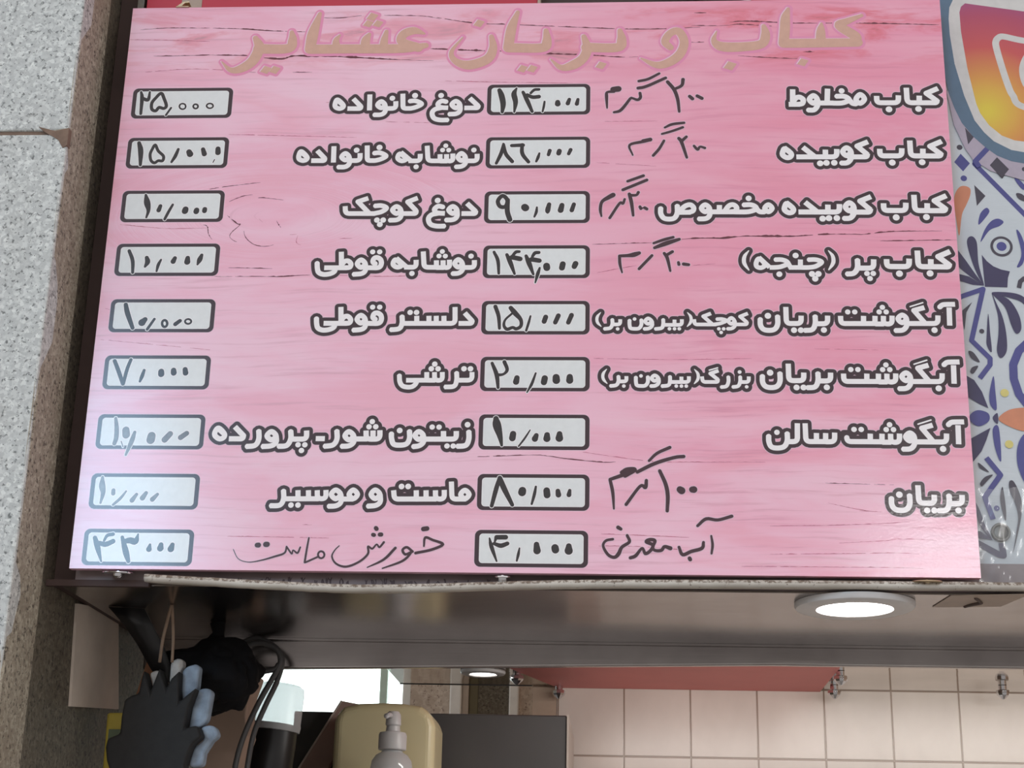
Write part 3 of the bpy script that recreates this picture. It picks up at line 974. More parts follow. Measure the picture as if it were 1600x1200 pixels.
  ('v',0,[68.2,356.3,7.3,64.3,351.8,10.7]),
  ('v',0,[81.5,357.0,3.9,72.7,341.6,4.4]),
  ('o',3.7,[100.5,350.3,99.7,346.7,97.3,345.2,94.6,346.7,93.1,350.3,93.9,353.9,96.3,355.4,99.0,353.9]),
  ('v',0,[118.3,354.4,5.6,112.1,349.3,6.1]),
  ('o',2.9,[134.4,353.4,133.3,350.9,130.3,349.8,127.1,350.9,125.6,353.4,126.7,355.9,129.7,357.0,132.9,355.9]),
 ],
 'price_7000': [
  ('v',0,[31.2,294.5,5.6,38.3,279.4,6.1,46.3,260.6,5.3]),
  ('v',0,[54.1,296.4,4.8,50.1,281.9,5.3,46.9,260.6,4.8]),
  ('v',0,[74.4,280.7,4.3,72.3,271.9,5.5,70.0,264.4,3.6]),
  ('v',0,[98.7,278.9,8.4,99.1,275.1,8.9]),
  ('v',0,[116.0,280.8,7.7,116.6,277.0,8.4]),
  ('v',0,[132.2,282.1,7.2,133.3,276.8,7.9]),
 ],
 'price_10000_olive': [
  ('v',0,[41.5,210.7,4.3,44.2,197.0,6.3,45.1,182.7,6.6,43.4,174.3,5.8]),
  ('v',0,[57.5,193.8,10.1,58.6,186.7,10.6]),
  ('v',0,[70.2,190.6,4.6,67.1,177.6,6.8,60.9,158.2,3.0]),
  ('v',0,[52.6,177.5,1.5,55.9,169.8,2.0]),
  ('v',0,[94.2,185.6,11.4,93.5,179.7,11.9]),
  ('v',0,[119.8,188.5,8.1,113.0,180.2,8.8]),
  ('v',0,[142.7,189.4,7.1,134.8,183.4,7.6]),
 ],
 'price_10000_yogurt': [
  ('v',0,[32.1,126.5,3.8,32.8,114.4,8.8,35.1,104.3,6.3,33.1,90.3,3.0]),
  ('v',0,[49.1,108.2,5.5,49.3,103.7,6.0]),
  ('v',0,[66.8,107.0,2.5,59.7,96.8,4.3,50.6,87.9,3.5]),
  ('v',0,[81.6,102.7,4.5,76.2,94.4,7.0]),
  ('v',0,[94.5,104.7,5.5,90.2,97.7,7.5]),
  ('v',0,[110.3,102.9,4.5,104.1,95.9,7.0]),
 ],
 'price_43000': [
  ('v',0,[30.8,42.1,6.0,35.8,28.9,7.5,42.7,9.7,2.4]),
  ('v',0,[37.6,34.9,6.0,46.2,33.2,7.2,56.0,37.5,6.7]),
  ('v',0,[43.8,38.6,3.6,47.3,45.3,4.8,54.9,47.2,5.3]),
  ('v',0,[68.0,43.1,4.8,74.9,23.2,8.4,79.8,10.1,5.3]),
  ('v',0,[71.0,37.6,6.0,79.3,38.9,8.4,86.6,37.8,8.4,89.3,47.5,2.4]),
  ('v',0,[106.9,33.2,3.6,106.0,27.1,7.7]),
  ('v',0,[121.9,33.3,6.7,121.4,28.5,9.1]),
  ('v',0,[137.4,33.4,6.2,135.8,27.7,9.1]),
 ],
 'note_mixed': [
  ('v',0,[761.4,727.3,4.2,774.8,730.5,4.4,791.0,739.5,3.9]),
  ('v',0,[760.3,715.9,4.9,772.4,718.7,4.9,800.3,732.2,4.6]),
  ('v',0,[803.1,725.6,5.3,812.2,713.1,5.5,817.3,697.4,5.1,819.4,677.3,3.9]),
  ('v',0,[812.8,713.7,4.4,823.3,719.5,4.8,825.4,729.3,5.3]),
  ('v',0,[834.6,701.8,5.1,838.6,697.8,5.5]),
  ('v',0,[845.5,702.3,5.1,852.3,698.3,5.1]),
  ('v',0,[763.1,707.7,4.4,763.7,700.5,4.6,759.6,696.9,4.4,752.7,699.3,3.7,749.3,699.1,4.2,742.3,689.0,4.6,734.3,679.4,4.8,725.6,676.9,3.7]),
  ('v',0,[724.4,714.0,8.8,731.9,714.9,9.3]),
  ('v',0,[725.5,710.7,4.6,715.7,709.5,3.9,714.8,702.3,4.9,715.6,684.1,2.5]),
 ],
 'note_kubide': [
  ('v',0,[798.5,651.7,3.2,808.9,656.8,4.3,826.1,659.2,3.9]),
  ('v',0,[794.4,641.5,3.4,808.8,645.9,3.9,824.3,651.9,3.9]),
  ('v',0,[797.2,630.6,3.9,790.3,617.9,4.3,781.7,607.2,4.3]),
  ('v',0,[818.4,634.3,5.0,822.3,627.9,5.2,829.4,603.7,3.9]),
  ('v',0,[822.9,630.4,4.8,829.2,636.7,4.3]),
  ('v',0,[839.9,622.0,3.9,844.9,616.3,4.3,848.4,620.7,3.6,855.2,618.7,4.1]),
  ('v',0,[767.5,630.2,6.2,777.8,632.7,5.9]),
  ('v',0,[767.5,629.6,4.8,748.1,624.0,3.9,752.6,608.0,2.5]),
 ],
 'note_special': [
  ('v',0,[745.3,566.9,4.1,767.7,575.4,4.6]),
  ('v',0,[738.6,553.5,4.6,772.5,568.7,4.6]),
  ('v',0,[747.7,546.8,5.1,750.7,533.5,5.3,753.1,513.7,3.8]),
  ('v',0,[750.7,544.8,4.6,757.9,545.4,3.9,760.4,549.4,4.6]),
  ('v',0,[762.7,526.9,4.6,763.9,524.2,4.6]),
  ('v',0,[765.1,524.9,2.2,769.9,525.5,2.2]),
  ('v',0,[769.3,525.5,4.6,772.3,523.5,4.6]),
  ('v',0,[741.1,538.9,3.6,738.7,532.3,4.1,733.8,532.3,4.1,720.1,509.9,4.1]),
  ('v',0,[724.8,545.6,7.0,718.1,541.7,6.5,709.1,535.1,4.8,706.8,523.2,4.6,708.4,512.6,2.6]),
 ],
 'note_fillet': [
  ('v',0,[781.7,471.0,3.6,796.0,476.2,4.5,809.1,480.0,4.0]),
  ('v',0,[782.8,463.9,4.3,798.3,470.3,6.7,817.4,476.8,4.5]),
  ('v',0,[796.4,455.4,4.5,800.5,448.3,5.0,804.5,428.9,3.3]),
  ('v',0,[800.6,453.5,4.5,807.7,458.0,4.5]),
  ('v',0,[815.9,441.8,4.0,816.5,438.6,4.5]),
  ('v',0,[823.0,439.2,5.0,830.0,438.2,4.5]),
  ('v',0,[779.2,452.2,4.3,761.3,432.2,4.3]),
  ('v',0,[761.4,456.1,5.2,754.2,453.6,7.1,745.9,452.3,5.0,734.0,451.7,4.3]),
  ('v',0,[734.0,451.7,4.3,734.6,439.4,4.3,737.6,426.5,2.4]),
 ],
 'note_baryan': [
  ('v',0,[774.0,154.3,3.7,784.7,164.7,4.3,801.8,173.0,4.6]),
  ('v',0,[758.3,138.6,4.8,781.8,150.6,5.1,807.4,158.9,4.8,820.2,160.5,4.8]),
  ('v',0,[737.7,137.7,5.7,744.8,141.9,6.0,754.8,141.6,6.0,742.0,133.4,6.0]),
  ('v',0,[744.8,136.3,5.7,722.1,128.1,4.5]),
  ('v',0,[722.1,127.3,4.5,725.7,109.7,4.5,727.2,87.8,2.5]),
  ('v',0,[770.3,126.9,4.5,768.9,117.4,5.1,761.8,118.8,4.2,743.4,93.8,4.5]),
  ('v',0,[788.1,140.3,4.8,795.8,122.0,5.4,798.5,105.9,5.4,797.6,85.5,4.5]),
  ('v',0,[814.8,114.8,9.3,816.9,113.3,10.1]),
  ('v',0,[831.0,114.9,8.7,833.1,114.9,9.3]),
 ],
 'note_water': [
  ('v',0,[837.3,65.6,3.9,848.7,75.1,4.5,864.0,73.8,4.2,882.3,79.0,4.5]),
  ('v',0,[855.0,52.1,2.8,856.5,40.0,3.6,854.9,28.5,2.8]),
  ('v',0,[812.6,36.7,3.9,817.3,26.7,4.7,828.5,31.1,4.7,842.5,35.5,4.7,844.7,43.4,3.9]),
  ('v',0,[826.3,21.9,5.3,827.0,20.4,5.3]),
  ('v',0,[801.4,35.1,5.6,793.8,37.2,4.5,789.5,32.2,4.5,781.2,32.1,4.2,778.4,36.4,3.9,781.2,45.0,4.5,774.3,46.3,4.8,770.0,43.4,4.8,778.4,39.2,4.7,775.6,32.0,4.5,768.6,27.7,4.5,764.4,34.8,3.6,756.0,24.7,4.7,749.0,21.8,4.5]),
  ('v',0,[744.8,51.8,3.9,747.7,43.2,4.2,737.9,36.0,4.5,733.7,27.3,5.3,728.1,22.3,4.5,719.7,25.8,4.2,713.3,37.2,3.6,716.8,44.4,3.6,725.9,46.6,3.6]),
  ('v',0,[732.9,62.5,5.3,736.4,60.4,4.5]),
 ],
 'note_stew': [
  ('v',0,[476.0,34.7,2.3,477.4,46.4,3.5,487.6,43.2,3.5,501.2,37.5,3.8,486.2,30.1,3.8,465.3,25.4,3.8]),
  ('v',0,[461.3,27.3,3.5,453.4,33.1,3.5,447.8,29.2,3.5,451.9,23.4,3.5,459.5,26.4,3.1,448.5,14.6,3.4,422.1,4.3,1.9]),
  ('v',0,[474.4,58.1,6.5,479.2,58.8,6.5]),
  ('v',0,[438.1,32.0,3.8,423.4,16.3,3.5,401.9,5.4,1.5]),
  ('v',0,[422.3,39.6,3.1,416.8,32.8,2.7,412.8,36.6,2.3,407.3,30.7,2.7,401.4,33.6,2.7,401.9,23.8,3.1,390.9,13.0,3.1,374.0,6.1,3.1,360.3,9.8,2.7,353.9,19.5,2.3,357.3,28.3,1.7,362.7,34.2,1.4]),
  ('v',0,[410.7,58.8,5.8,411.7,57.6,5.8]),
  ('v',0,[407.3,49.7,5.4,408.7,49.3,5.4]),
  ('v',0,[416.4,50.0,5.8,418.3,50.0,5.8]),
  ('o',2.7,[343.6,21.9,342.5,18.6,339.6,17.2,336.5,18.5,335.1,21.8,336.1,25.1,339.0,26.5,342.1,25.2]),
  ('v',0,[335.6,19.3,2.7,325.3,14.3,2.7,318.7,11.3,2.7]),
  ('v',0,[321.4,44.6,2.3,319.5,28.9,2.7,317.8,11.3,2.7]),
  ('v',0,[310.6,31.7,2.3,307.3,23.9,2.7,301.2,27.7,1.9,299.6,22.8,2.3,292.1,32.5,2.3]),
  ('v',0,[292.1,32.5,2.3,289.8,23.7,2.7,276.6,18.7,2.7,259.5,13.6,1.9,242.3,10.9,1.2,228.3,15.3,1.0,220.5,27.9,1.0]),
  ('v',0,[252.2,34.1,6.6,254.1,34.1,7.0]),
  ('v',0,[263.8,35.2,7.4,265.7,35.2,7.4]),
 ],
 'title': [
  ('v',0,[1086.2,832.0,5.2,1065.0,822.7,10.4,1053.4,815.4,13.8,1076.0,797.1,15.2,1073.8,788.2,12.9]),
  ('v',0,[1078.9,787.2,13.8,1011.6,787.0,14.7,973.6,787.1,14.7]),
  ('v',0,[971.8,787.1,14.7,974.3,809.5,14.8,975.8,829.5,13.2,980.3,844.6,5.2]),
  ('v',0,[1025.5,788.8,14.7,1026.2,806.8,12.5,1027.6,818.8,4.5]),
  ('q',13.8,[998.5,755.5]),
  ('v',0,[944.0,815.9,7.0,946.2,801.8,13.2,940.6,786.9,13.9,916.2,782.3,14.9,883.2,782.7,15.3,871.2,792.8,8.7,875.3,808.4,1.7]),
  ('q',15.9,[893.8,750.8]),
  ('v',0,[807.6,782.3,9.8,799.9,792.2,11.3,807.8,806.2,11.3,820.1,808.8,12.3,827.8,791.9,12.7,822.2,772.4,13.7,807.4,758.7,13.7,787.9,753.4,10.7,764.7,764.7,2.4]),
  ('v',0,[734.0,811.4,7.4,736.5,795.8,13.8,730.4,783.3,14.7,684.9,783.9,15.3]),
  ('v',0,[681.0,802.2,7.4,686.1,782.4,13.8,680.1,765.7,14.3,665.5,754.8,14.7,648.3,750.8,8.8,633.4,764.1,2.5]),
  ('q',13.7,[706.7,753.7]),
  ('v',0,[625.2,812.8,7.4,626.7,794.4,13.9,619.5,784.1,14.8,571.2,784.7,15.4]),
  ('v',0,[569.9,784.7,14.9,574.1,817.7,14.4,582.7,844.7,6.0]),
  ('q',13.3,[591.8,749.5]),
  ('q',13.3,[606.0,749.3]),
  ('v',0,[544.6,803.9,7.0,547.6,784.1,12.4,539.4,766.0,14.9,512.5,756.5,14.9,492.4,763.8,9.9,486.4,779.3,6.5,502.2,803.1,2.0]),
  ('q',14.0,[525.7,826.3]),
  ('v',0,[444.5,810.1,3.5,428.9,815.3,12.4,413.7,809.2,13.7,412.0,796.7,13.7,436.7,786.5,14.5]),
  ('v',0,[447.6,790.1,8.8,414.7,785.5,14.6,326.4,785.8,15.1,277.6,785.9,15.6]),
  ('v',0,[384.9,787.1,13.3,385.4,799.6,11.1,388.0,814.6,5.8]),
  ('v',0,[357.3,787.4,13.3,357.7,799.9,13.3,362.3,809.9,5.8]),
  ('v',0,[314.1,788.0,13.3,313.3,800.5,8.9,318.4,809.2,3.1]),
  ('q',15.1,[365.6,839.6]),
  ('q',13.3,[360.2,828.0]),
  ('q',13.3,[374.7,827.8]),
  ('v',0,[274.9,786.0,15.6,278.0,813.5,16.1,286.0,846.2,5.8]),
  ('v',0,[245.6,815.2,6.3,247.7,801.3,13.4,241.9,787.6,15.1,197.4,787.4,16.1]),
  ('v',0,[191.5,805.8,8.1,198.3,789.4,15.6,190.0,767.0,16.0,173.2,754.3,13.4,157.8,752.5,8.0,143.7,766.3,1.8]),
  ('q',14.2,[211.1,751.9]),
  ('q',14.2,[224.5,751.7]),
 ],
 'cracks': [
  ('v',0,[690.9,469.4,0.7,748.3,471.1,1.4,779.6,472.0,1.1,819.8,476.8,1.1,843.0,478.6,2.5,862.6,478.6,1.8,878.6,478.5,2.5,905.3,481.3,1.4,927.5,481.3,2.1,949.7,481.2,2.5,976.2,481.1,2.1,1020.5,483.9,2.1,1060.2,483.7,1.1,1073.4,483.7,1.8,1107.0,487.4,1.4,1152.7,488.2,0.8,1185.9,488.1,0.6]),
  ('v',0,[1092.2,473.4,0.6,1127.3,473.8,1.4,1151.8,474.2,1.0,1178.1,474.6,1.7,1199.9,474.5,1.4]),
  ('v',0,[157.0,421.7,0.7,229.5,421.6,1.1,257.9,421.5,1.6,285.2,423.4,1.5,300.7,423.4,1.1]),
  ('v',0,[169.6,435.4,0.7,220.3,434.3,1.2,247.9,433.3,0.7]),
  ('v',0,[525.3,428.8,1.4,540.7,427.8,1.1]),
  ('v',0,[330.8,423.4,0.7,403.6,421.3,1.0,457.8,423.1,0.7]),
  ('v',0,[700.2,425.6,0.7,731.4,432.3,0.9,762.5,438.0,0.6]),
  ('v',0,[833.6,436.9,0.7,869.0,439.7,0.7]),
  ('v',0,[459.7,837.9,0.8,517.3,827.3,1.5,567.8,824.4,1.5,635.2,820.3,1.2,734.3,814.6,1.7,795.2,813.8,1.2,838.3,815.4,1.0,857.0,815.2,0.7]),
  ('v',0,[461.7,784.8,2.3,499.8,782.2,2.7,564.2,779.3,2.6,589.8,776.8,0.8,635.9,774.1,2.4,688.5,771.4,1.6,734.3,767.6,1.6,772.6,768.2,0.7]),
  ('v',0,[126.7,778.1,1.7,170.2,777.0,1.9,189.6,775.7,1.5]),
  ('v',0,[202.3,772.9,2.3,233.3,770.4,3.1,247.4,774.5,2.3,260.8,775.4,3.5,309.7,773.7,3.2,349.1,771.1,2.6,404.5,767.3,1.5,462.5,764.4,0.8]),
  ('v',0,[122.8,823.9,1.2,166.6,822.2,1.6,212.5,818.3,1.7,268.7,815.4,1.2]),
  ('v',0,[289.4,839.1,1.2,318.4,838.7,1.4,334.7,840.7,0.8,351.9,842.6,1.4]),
  ('v',0,[452.2,784.9,2.0,480.8,783.5,2.0]),
  ('v',0,[377.9,842.3,0.8,440.4,840.3,1.2,469.4,834.5,0.9]),
  ('v',0,[890.7,823.3,1.5,916.8,825.1,1.9,964.2,822.3,1.9,982.7,821.0,1.9,1030.0,820.3,1.5,1076.2,819.7,1.8,1135.0,817.8,1.6,1199.1,814.8,0.9]),
  ('v',0,[838.3,818.6,1.5,882.2,818.0,0.9,903.7,819.9,1.3,913.0,819.8,1.5,945.5,817.2,1.3,964.0,814.8,1.1]),
  ('v',0,[828.7,790.9,1.2,861.3,790.5,1.0]),
  ('v',0,[840.5,840.1,1.8,863.0,839.8,1.8]),
  ('v',0,[996.9,772.9,1.8,1018.0,772.7,1.8]),
  ('v',0,[902.6,767.7,0.7,948.7,764.0,1.1,994.6,761.4,0.9]),
  ('v',0,[10.7,822.1,0.8,54.4,824.8,1.1,122.8,823.9,1.2]),
  ('v',0,[-2.3,805.8,0.8,56.4,804.0,0.8,124.7,800.9,0.8]),
  ('v',0,[39.5,777.0,1.1,126.7,778.1,1.4]),
  ('v',0,[24.7,750.1,0.8,99.7,754.7,0.8,177.1,750.6,0.8]),
  ('v',0,[249.2,747.6,1.1,282.7,747.3,0.9]),
  ('v',0,[186.9,748.3,1.2,198.4,748.2,1.2]),
  ('v',0,[473.3,731.3,0.8,539.2,728.5,1.0,670.2,725.0,0.6]),
  ('v',0,[8.5,700.0,0.6,67.3,688.9,0.6]),
  ('v',0,[538.3,158.2,1.0,584.9,160.3,1.4,620.3,161.4,0.7,641.9,159.7,1.1,665.1,156.3,1.4,710.6,152.1,1.5,729.4,152.2,1.4]),
  ('v',0,[676.2,167.1,0.6,770.4,154.2,0.8,830.0,152.8,0.7,940.2,153.5,0.5]),
  ('v',0,[1006.5,124.9,1.1,1048.3,124.3,0.7,1098.2,123.0,0.5]),
  ('v',0,[702.7,53.7,0.7,753.3,52.5,0.9,828.8,49.7,0.7]),
  ('v',0,[702.8,37.3,0.7,761.6,37.0,0.7,845.2,31.0,0.8]),
  ('v',0,[1005.5,98.8,0.8,1043.4,90.4,0.9,1071.4,86.3,0.7]),
  ('v',0,[206.4,45.7,0.7,275.8,45.5,0.8,353.5,44.4,0.7]),
  ('v',0,[309.2,62.4,0.9,326.5,62.6,0.9]),
  ('v',0,[1046.6,87.8,0.7,1079.7,86.4,0.9]),
  ('v',0,[929.3,66.1,0.7,1004.2,67.6,0.9,1078.9,70.9,0.9,1116.3,73.8,0.5]),
  ('v',0,[1011.6,43.7,0.7,1077.8,47.8,0.9,1102.6,50.5,0.9,1151.8,48.5,0.5]),
  ('v',0,[928.3,28.4,0.7,1035.8,30.3,1.0,1093.4,31.8,0.9,1126.1,30.4,0.7]),
  ('v',0,[886.4,11.8,0.5,1010.3,12.3,0.9,1092.4,12.3,0.9,1133.2,11.0,0.5]),
  ('v',0,[169.7,536.1,1.1,191.3,546.1,1.2,209.7,549.1,0.7]),
  ('v',0,[136.1,556.6,0.8,163.8,561.5,0.9,200.9,566.4,1.1,219.5,568.3,0.7]),
  ('v',0,[169.2,519.0,1.5,187.2,503.8,1.9,192.0,501.8,1.8,180.9,489.9,1.2,178.7,482.9,0.7,184.7,476.9,0.7,191.4,473.9,0.6]),
  ('v',0,[197.0,496.8,0.7,201.9,481.8,1.2,214.8,470.8,1.2,230.7,467.8,1.0,245.2,470.7,1.0]),
  ('v',0,[209.3,543.0,0.7,223.2,543.9,1.2,255.1,539.7,0.7]),
  ('v',0,[244.4,507.6,1.3,248.6,500.6,1.3,252.7,495.6,1.2]),
  ('v',0,[217.1,512.7,0.7,226.2,503.7,0.9]),
  ('v',0,[137.1,502.0,0.9,144.8,499.0,1.2,147.7,487.0,1.0,156.2,475.0,0.7]),
  ('v',0,[258.0,485.6,1.0,277.3,486.5,0.6]),
  ('v',0,[277.3,486.5,1.0,275.3,474.6,1.0,283.1,468.6,0.9]),
  ('v',0,[332.9,479.4,0.9,359.5,480.3,0.9]),
  ('v',0,[209.2,495.7,1.3,210.6,500.7,0.9]),
  ('v',0,[391.5,664.9,0.8,466.5,662.2,0.7]),
  ('v',0,[156.9,646.1,0.8,242.2,643.3,0.9,355.3,639.3,0.6]),
  ('v',0,[295.4,697.3,0.6,361.7,695.6,0.6]),
  ('v',0,[692.3,299.5,0.6,814.5,297.9,0.7,918.5,299.9,0.6]),
  ('v',0,[996.6,314.0,0.6,1091.1,312.2,0.7]),
  ('v',0,[9.9,503.5,0.8,85.5,496.2,0.7,150.6,497.0,0.6]),
  ('v',0,[0.4,375.0,0.6,89.6,355.7,0.6]),
  ('v',0,[707.8,662.1,0.6,790.6,662.5,0.7]),
  ('v',0,[699.0,596.8,0.6,790.1,590.1,0.6]),
  ('v',0,[1.0,326.8,0.5,120.7,315.5,0.6,175.6,309.9,0.5]),
 ],
}
OFFSETS = {'kabab': [(0, 0), (0.2, -84.3), (1.2, -169.0), (1.1, -253.8)], 'kubide': [(0, 0), (0.1, -85.7)], 'abgusht': [(0, 0), (0.5, -83.5), (1.0, -168.2)], 'baryan': [(0, 0), (0.7, -82.6), (164.5, -252.0)], 'birunbar': [(0, 0), (8.6, -83.0)], 'dough': [(0, 0), (-1.5, 168.4)], 'khanevade': [(0, 0), (48.1, 84.0)], 'nushabe': [(0, 0), (1.2, -165.9)], 'ghuti': [(0, 0), (4.3, -83.9)]}
PRICE_BOXES = [(616.2, 698.8), (616.7, 613.2), (617.0, 527.2), (617.6, 443.2), (618.0, 359.3), (618.8, 276.7), (619.1, 193.5), (619.7, 109.6), (618.5, 32.7), (89.9, 698.0), (90.5, 616.5), (91.1, 531.1), (91.4, 447.5), (91.9, 362.2), (92.4, 277.8), (92.1, 191.5), (91.9, 107.0), (90.7, 29.5)]
BANNER_PRINT = [
  ('blue','p',0.0,[1223.3,627.5,1235.4,612.1,1225.0,599.4,1213.4,614.3]),
  ('dark','e',4.1,[1222.5,637.7]),
  ('blue','e',4.5,[1225.2,588.4]),
  ('blue','l',7.2,[1259.8,632.3,1242.1,611.0,1308.5,528.4]),
  ('dark','p',0.0,[1274.3,621.0,1289.1,600.6,1279.1,587.5,1262.9,607.8]),
  ('dark','p',0.0,[1239.2,577.7,1253.8,560.5,1240.6,545.0]),
  ('orange','c',0.0,[1210.9,562.7,1218.0,574.4,1226.2,576.3,1233.1,571.7,1232.0,560.6,1226.0,546.6,1218.7,530.7,1213.1,499.1,1210.8,518.9,1209.0,546.7]),
  ('blue','c',0.0,[1253.4,541.9,1257.5,536.5,1251.4,526.6,1240.9,515.8,1244.4,532.6]),
  ('blue','c',0.0,[1268.3,525.0,1275.9,520.2,1270.1,513.7,1255.4,506.8,1242.1,489.1,1248.3,506.8,1258.2,520.6]),
  ('dark','e',15.5,[1270.4,482.2]),
  ('ground','e',11.7,[1270.4,482.2]),
  ('blue','e',6.9,[1270.4,482.2]),
  ('navy','p',0.0,[1242.1,469.5,1248.5,459.8,1256.8,452.0,1267.0,447.1,1279.1,444.2,1275.7,434.5,1273.8,420.1,1243.1,421.1]),
  ('navy','c',0.0,[1222.9,487.2,1229.0,498.0,1236.4,489.2,1236.8,455.9,1242.0,423.0,1230.9,448.2]),
  ('navy','p',0.0,[1209.8,476.5,1220.2,459.8,1231.3,440.4,1242.0,422.6,1224.0,436.5,1215.7,444.3,1209.0,451.1]),
  ('navy','p',0.0,[1209.2,440.4,1222.2,436.5,1242.0,422.6,1226.6,424.0,1209.4,429.8]),
  ('blue','c',0.0,[1292.7,506.7,1299.1,498.8,1302.8,477.2,1297.6,455.8,1289.3,450.9,1297.0,471.4]),
  ('dark','l',6.2,[1289.5,419.1,1292.0,428.7,1297.6,433.5,1304.7,434.5]),
  ('blue','c',0.0,[1296.2,588.4,1304.0,584.3,1312.0,572.2,1306.5,570.2,1299.2,580.3]),
  ('dark','c',0.0,[1297.1,564.3,1305.8,562.2,1313.8,550.2,1305.1,552.2,1298.3,557.3]),
  ('blue','l',6.9,[1200.4,400.0,1210.5,406.7,1240.3,417.6,1219.3,341.1,1242.6,314.8,1241.9,305.5,1226.7,286.0]),
  ('dark','p',0.0,[1224.0,398.0,1215.1,382.7,1210.7,356.1,1208.2,371.3,1209.7,385.6]),
  ('dark','e',3.4,[1234.1,354.7]),
  ('navy','c',0.0,[1244.7,380.8,1245.3,352.4,1245.5,324.2,1239.6,333.6,1240.3,348.6]),
  ('navy','c',0.0,[1251.7,411.0,1257.1,396.1,1263.6,377.0,1267.0,352.4,1265.9,326.1,1257.3,315.2,1252.6,326.1,1256.6,352.4,1257.6,378.9]),
  ('navy','c',0.0,[1251.7,411.4,1274.2,401.8,1286.4,378.9,1287.9,358.1,1280.8,350.9,1274.8,363.8,1268.1,390.4]),
  ('navy','c',0.0,[1251.8,411.8,1274.9,412.4,1292.1,407.6,1301.7,396.1,1300.9,386.5,1288.0,399.9]),
  ('blue','l',11.0,[1297.2,340.2,1282.3,326.1,1273.0,305.6,1272.3,285.2,1277.5,263.0,1289.7,244.8]),
  ('dark','c',0.0,[1213.8,325.1,1220.7,323.2,1228.3,309.2,1217.5,314.8]),
  ('dark','c',0.0,[1225.7,303.6,1218.6,292.8,1214.4,295.2,1217.5,301.7]),
  ('navy','p',0.0,[1208.9,289.6,1218.8,283.2,1228.0,266.6,1235.2,242.7,1221.7,250.0,1209.4,258.2]),
  ('blue','c',0.0,[1245.4,288.8,1246.1,268.5,1245.9,240.9,1238.6,246.4,1237.4,259.2,1240.7,275.8]),
  ('yellow','e',5.7,[1258.4,264.8]),
  ('blue','c',0.0,[1210.3,233.5,1221.0,239.9,1234.4,235.4,1234.4,224.5,1221.1,217.1,1210.4,223.5]),
  ('navy','c',0.0,[1246.7,235.5,1246.1,220.9,1240.8,225.4,1240.5,230.9]),
  ('orange','c',0.0,[1247.5,227.8,1262.0,240.1,1282.8,243.8,1299.8,243.0,1297.3,212.1,1280.2,210.2,1260.3,217.3]),
  ('navy','p',0.0,[1207.9,199.0,1235.8,214.8,1229.0,197.1,1221.5,181.5,1209.4,166.8]),
  ('blue','c',0.0,[1238.8,212.8,1246.9,215.2,1246.6,168.0,1240.1,185.5]),
  ('yellow','e',5.6,[1259.0,191.8]),
  ('blue','c',0.0,[1286.1,209.2,1274.3,199.3,1268.2,179.8,1269.1,156.6,1280.0,131.6,1295.6,145.2,1300.0,199.4]),
  ('blue','l',7.1,[1227.3,172.7,1244.4,148.7,1221.6,117.8,1230.3,87.5]),
  ('dark','c',0.0,[1215.8,165.5,1221.0,162.0,1229.5,152.4,1218.0,158.2]),
  ('dark','c',0.0,[1234.2,149.0,1226.9,140.9,1219.0,133.1,1216.5,136.9,1223.6,145.7]),
  ('blue','e',3.7,[1236.0,102.7]),
  ('dark','c',0.0,[1245.4,132.4,1247.2,119.9,1247.9,97.1,1246.0,85.7,1242.3,102.7,1241.6,118.0]),
  ('dark','c',0.0,[1255.0,139.1,1260.6,140.1,1266.8,125.8,1269.4,108.7,1265.4,84.0,1253.3,43.5,1258.8,68.9,1263.2,91.5,1260.2,110.5,1254.9,125.7]),
  ('navy','l',8.2,[1203.8,57.1,1212.5,52.5,1235.0,39.6,1240.3,38.7,1238.9,55.5]),
  ('navy','c',0.0,[1207.5,112.0,1213.9,98.7,1218.9,79.8,1227.4,59.2,1217.4,70.4,1209.6,89.2]),
  ('navy','p',0.0,[1204.9,73.1,1213.7,70.3,1227.4,59.2,1209.5,61.8]),
  ('mauve','p',0.0,[1208.5,731.3,1210.9,715.5,1216.3,673.8,1229.7,635.1,1239.8,617.2,1263.3,599.2,1309.3,583.8,1389.7,583.3,1394.9,641.5,1304.8,642.2,1240.4,694.4]),
  ('dark','p',0.0,[1231.9,668.5,1243.3,653.0,1234.6,641.5]),
  ('dark','p',0.0,[1273.9,620.7,1289.4,601.6,1278.2,587.8,1262.8,608.1]),
  ('dark','e',3.4,[1310.7,601.5]),
  ('blue','l',7.7,[1262.6,636.1,1243.0,614.6,1248.0,605.7]),
  ('teal','p',0.0,[1198.1,903.8,1208.5,881.6,1206.2,768.3,1212.6,723.4,1219.1,699.8,1227.8,676.3,1242.3,654.2,1259.2,636.2,1274.1,623.3,1293.7,614.2,1324.6,607.7,1391.7,606.0,1417.9,900.4]),
  ('white','p',0.0,[1245.0,901.7,1229.8,884.0,1222.2,867.7,1220.0,848.7,1220.0,821.7,1223.8,773.4,1234.2,720.5,1246.3,680.0,1258.6,660.5,1271.2,646.3,1295.0,632.1,1326.1,625.5,1393.3,623.7,1415.5,873.1,1332.6,883.1]),
  ('gradient','p',0.0,[1245.6,874.5,1239.3,868.9,1236.4,859.4,1236.6,826.8,1241.8,765.3,1250.5,707.3,1255.1,691.6,1266.2,672.1,1283.2,655.2,1300.7,647.4,1327.5,643.3,1394.9,642.0,1413.2,847.4,1330.8,859.4,1275.6,869.2]),
  ('white','l',9.9,[1408.6,795.2,1326.9,810.1,1298.6,817.4,1290.4,815.9,1285.7,808.7,1286.2,796.7,1291.4,767.3,1298.3,735.6,1303.9,719.8,1318.4,700.9,1398.5,682.6]),
  ('white','o',9.0,[1366.7,761.2,1348.1,729.8,1325.6,734.0,1320.6,764.4,1334.6,790.8,1357.9,793.1]),
]

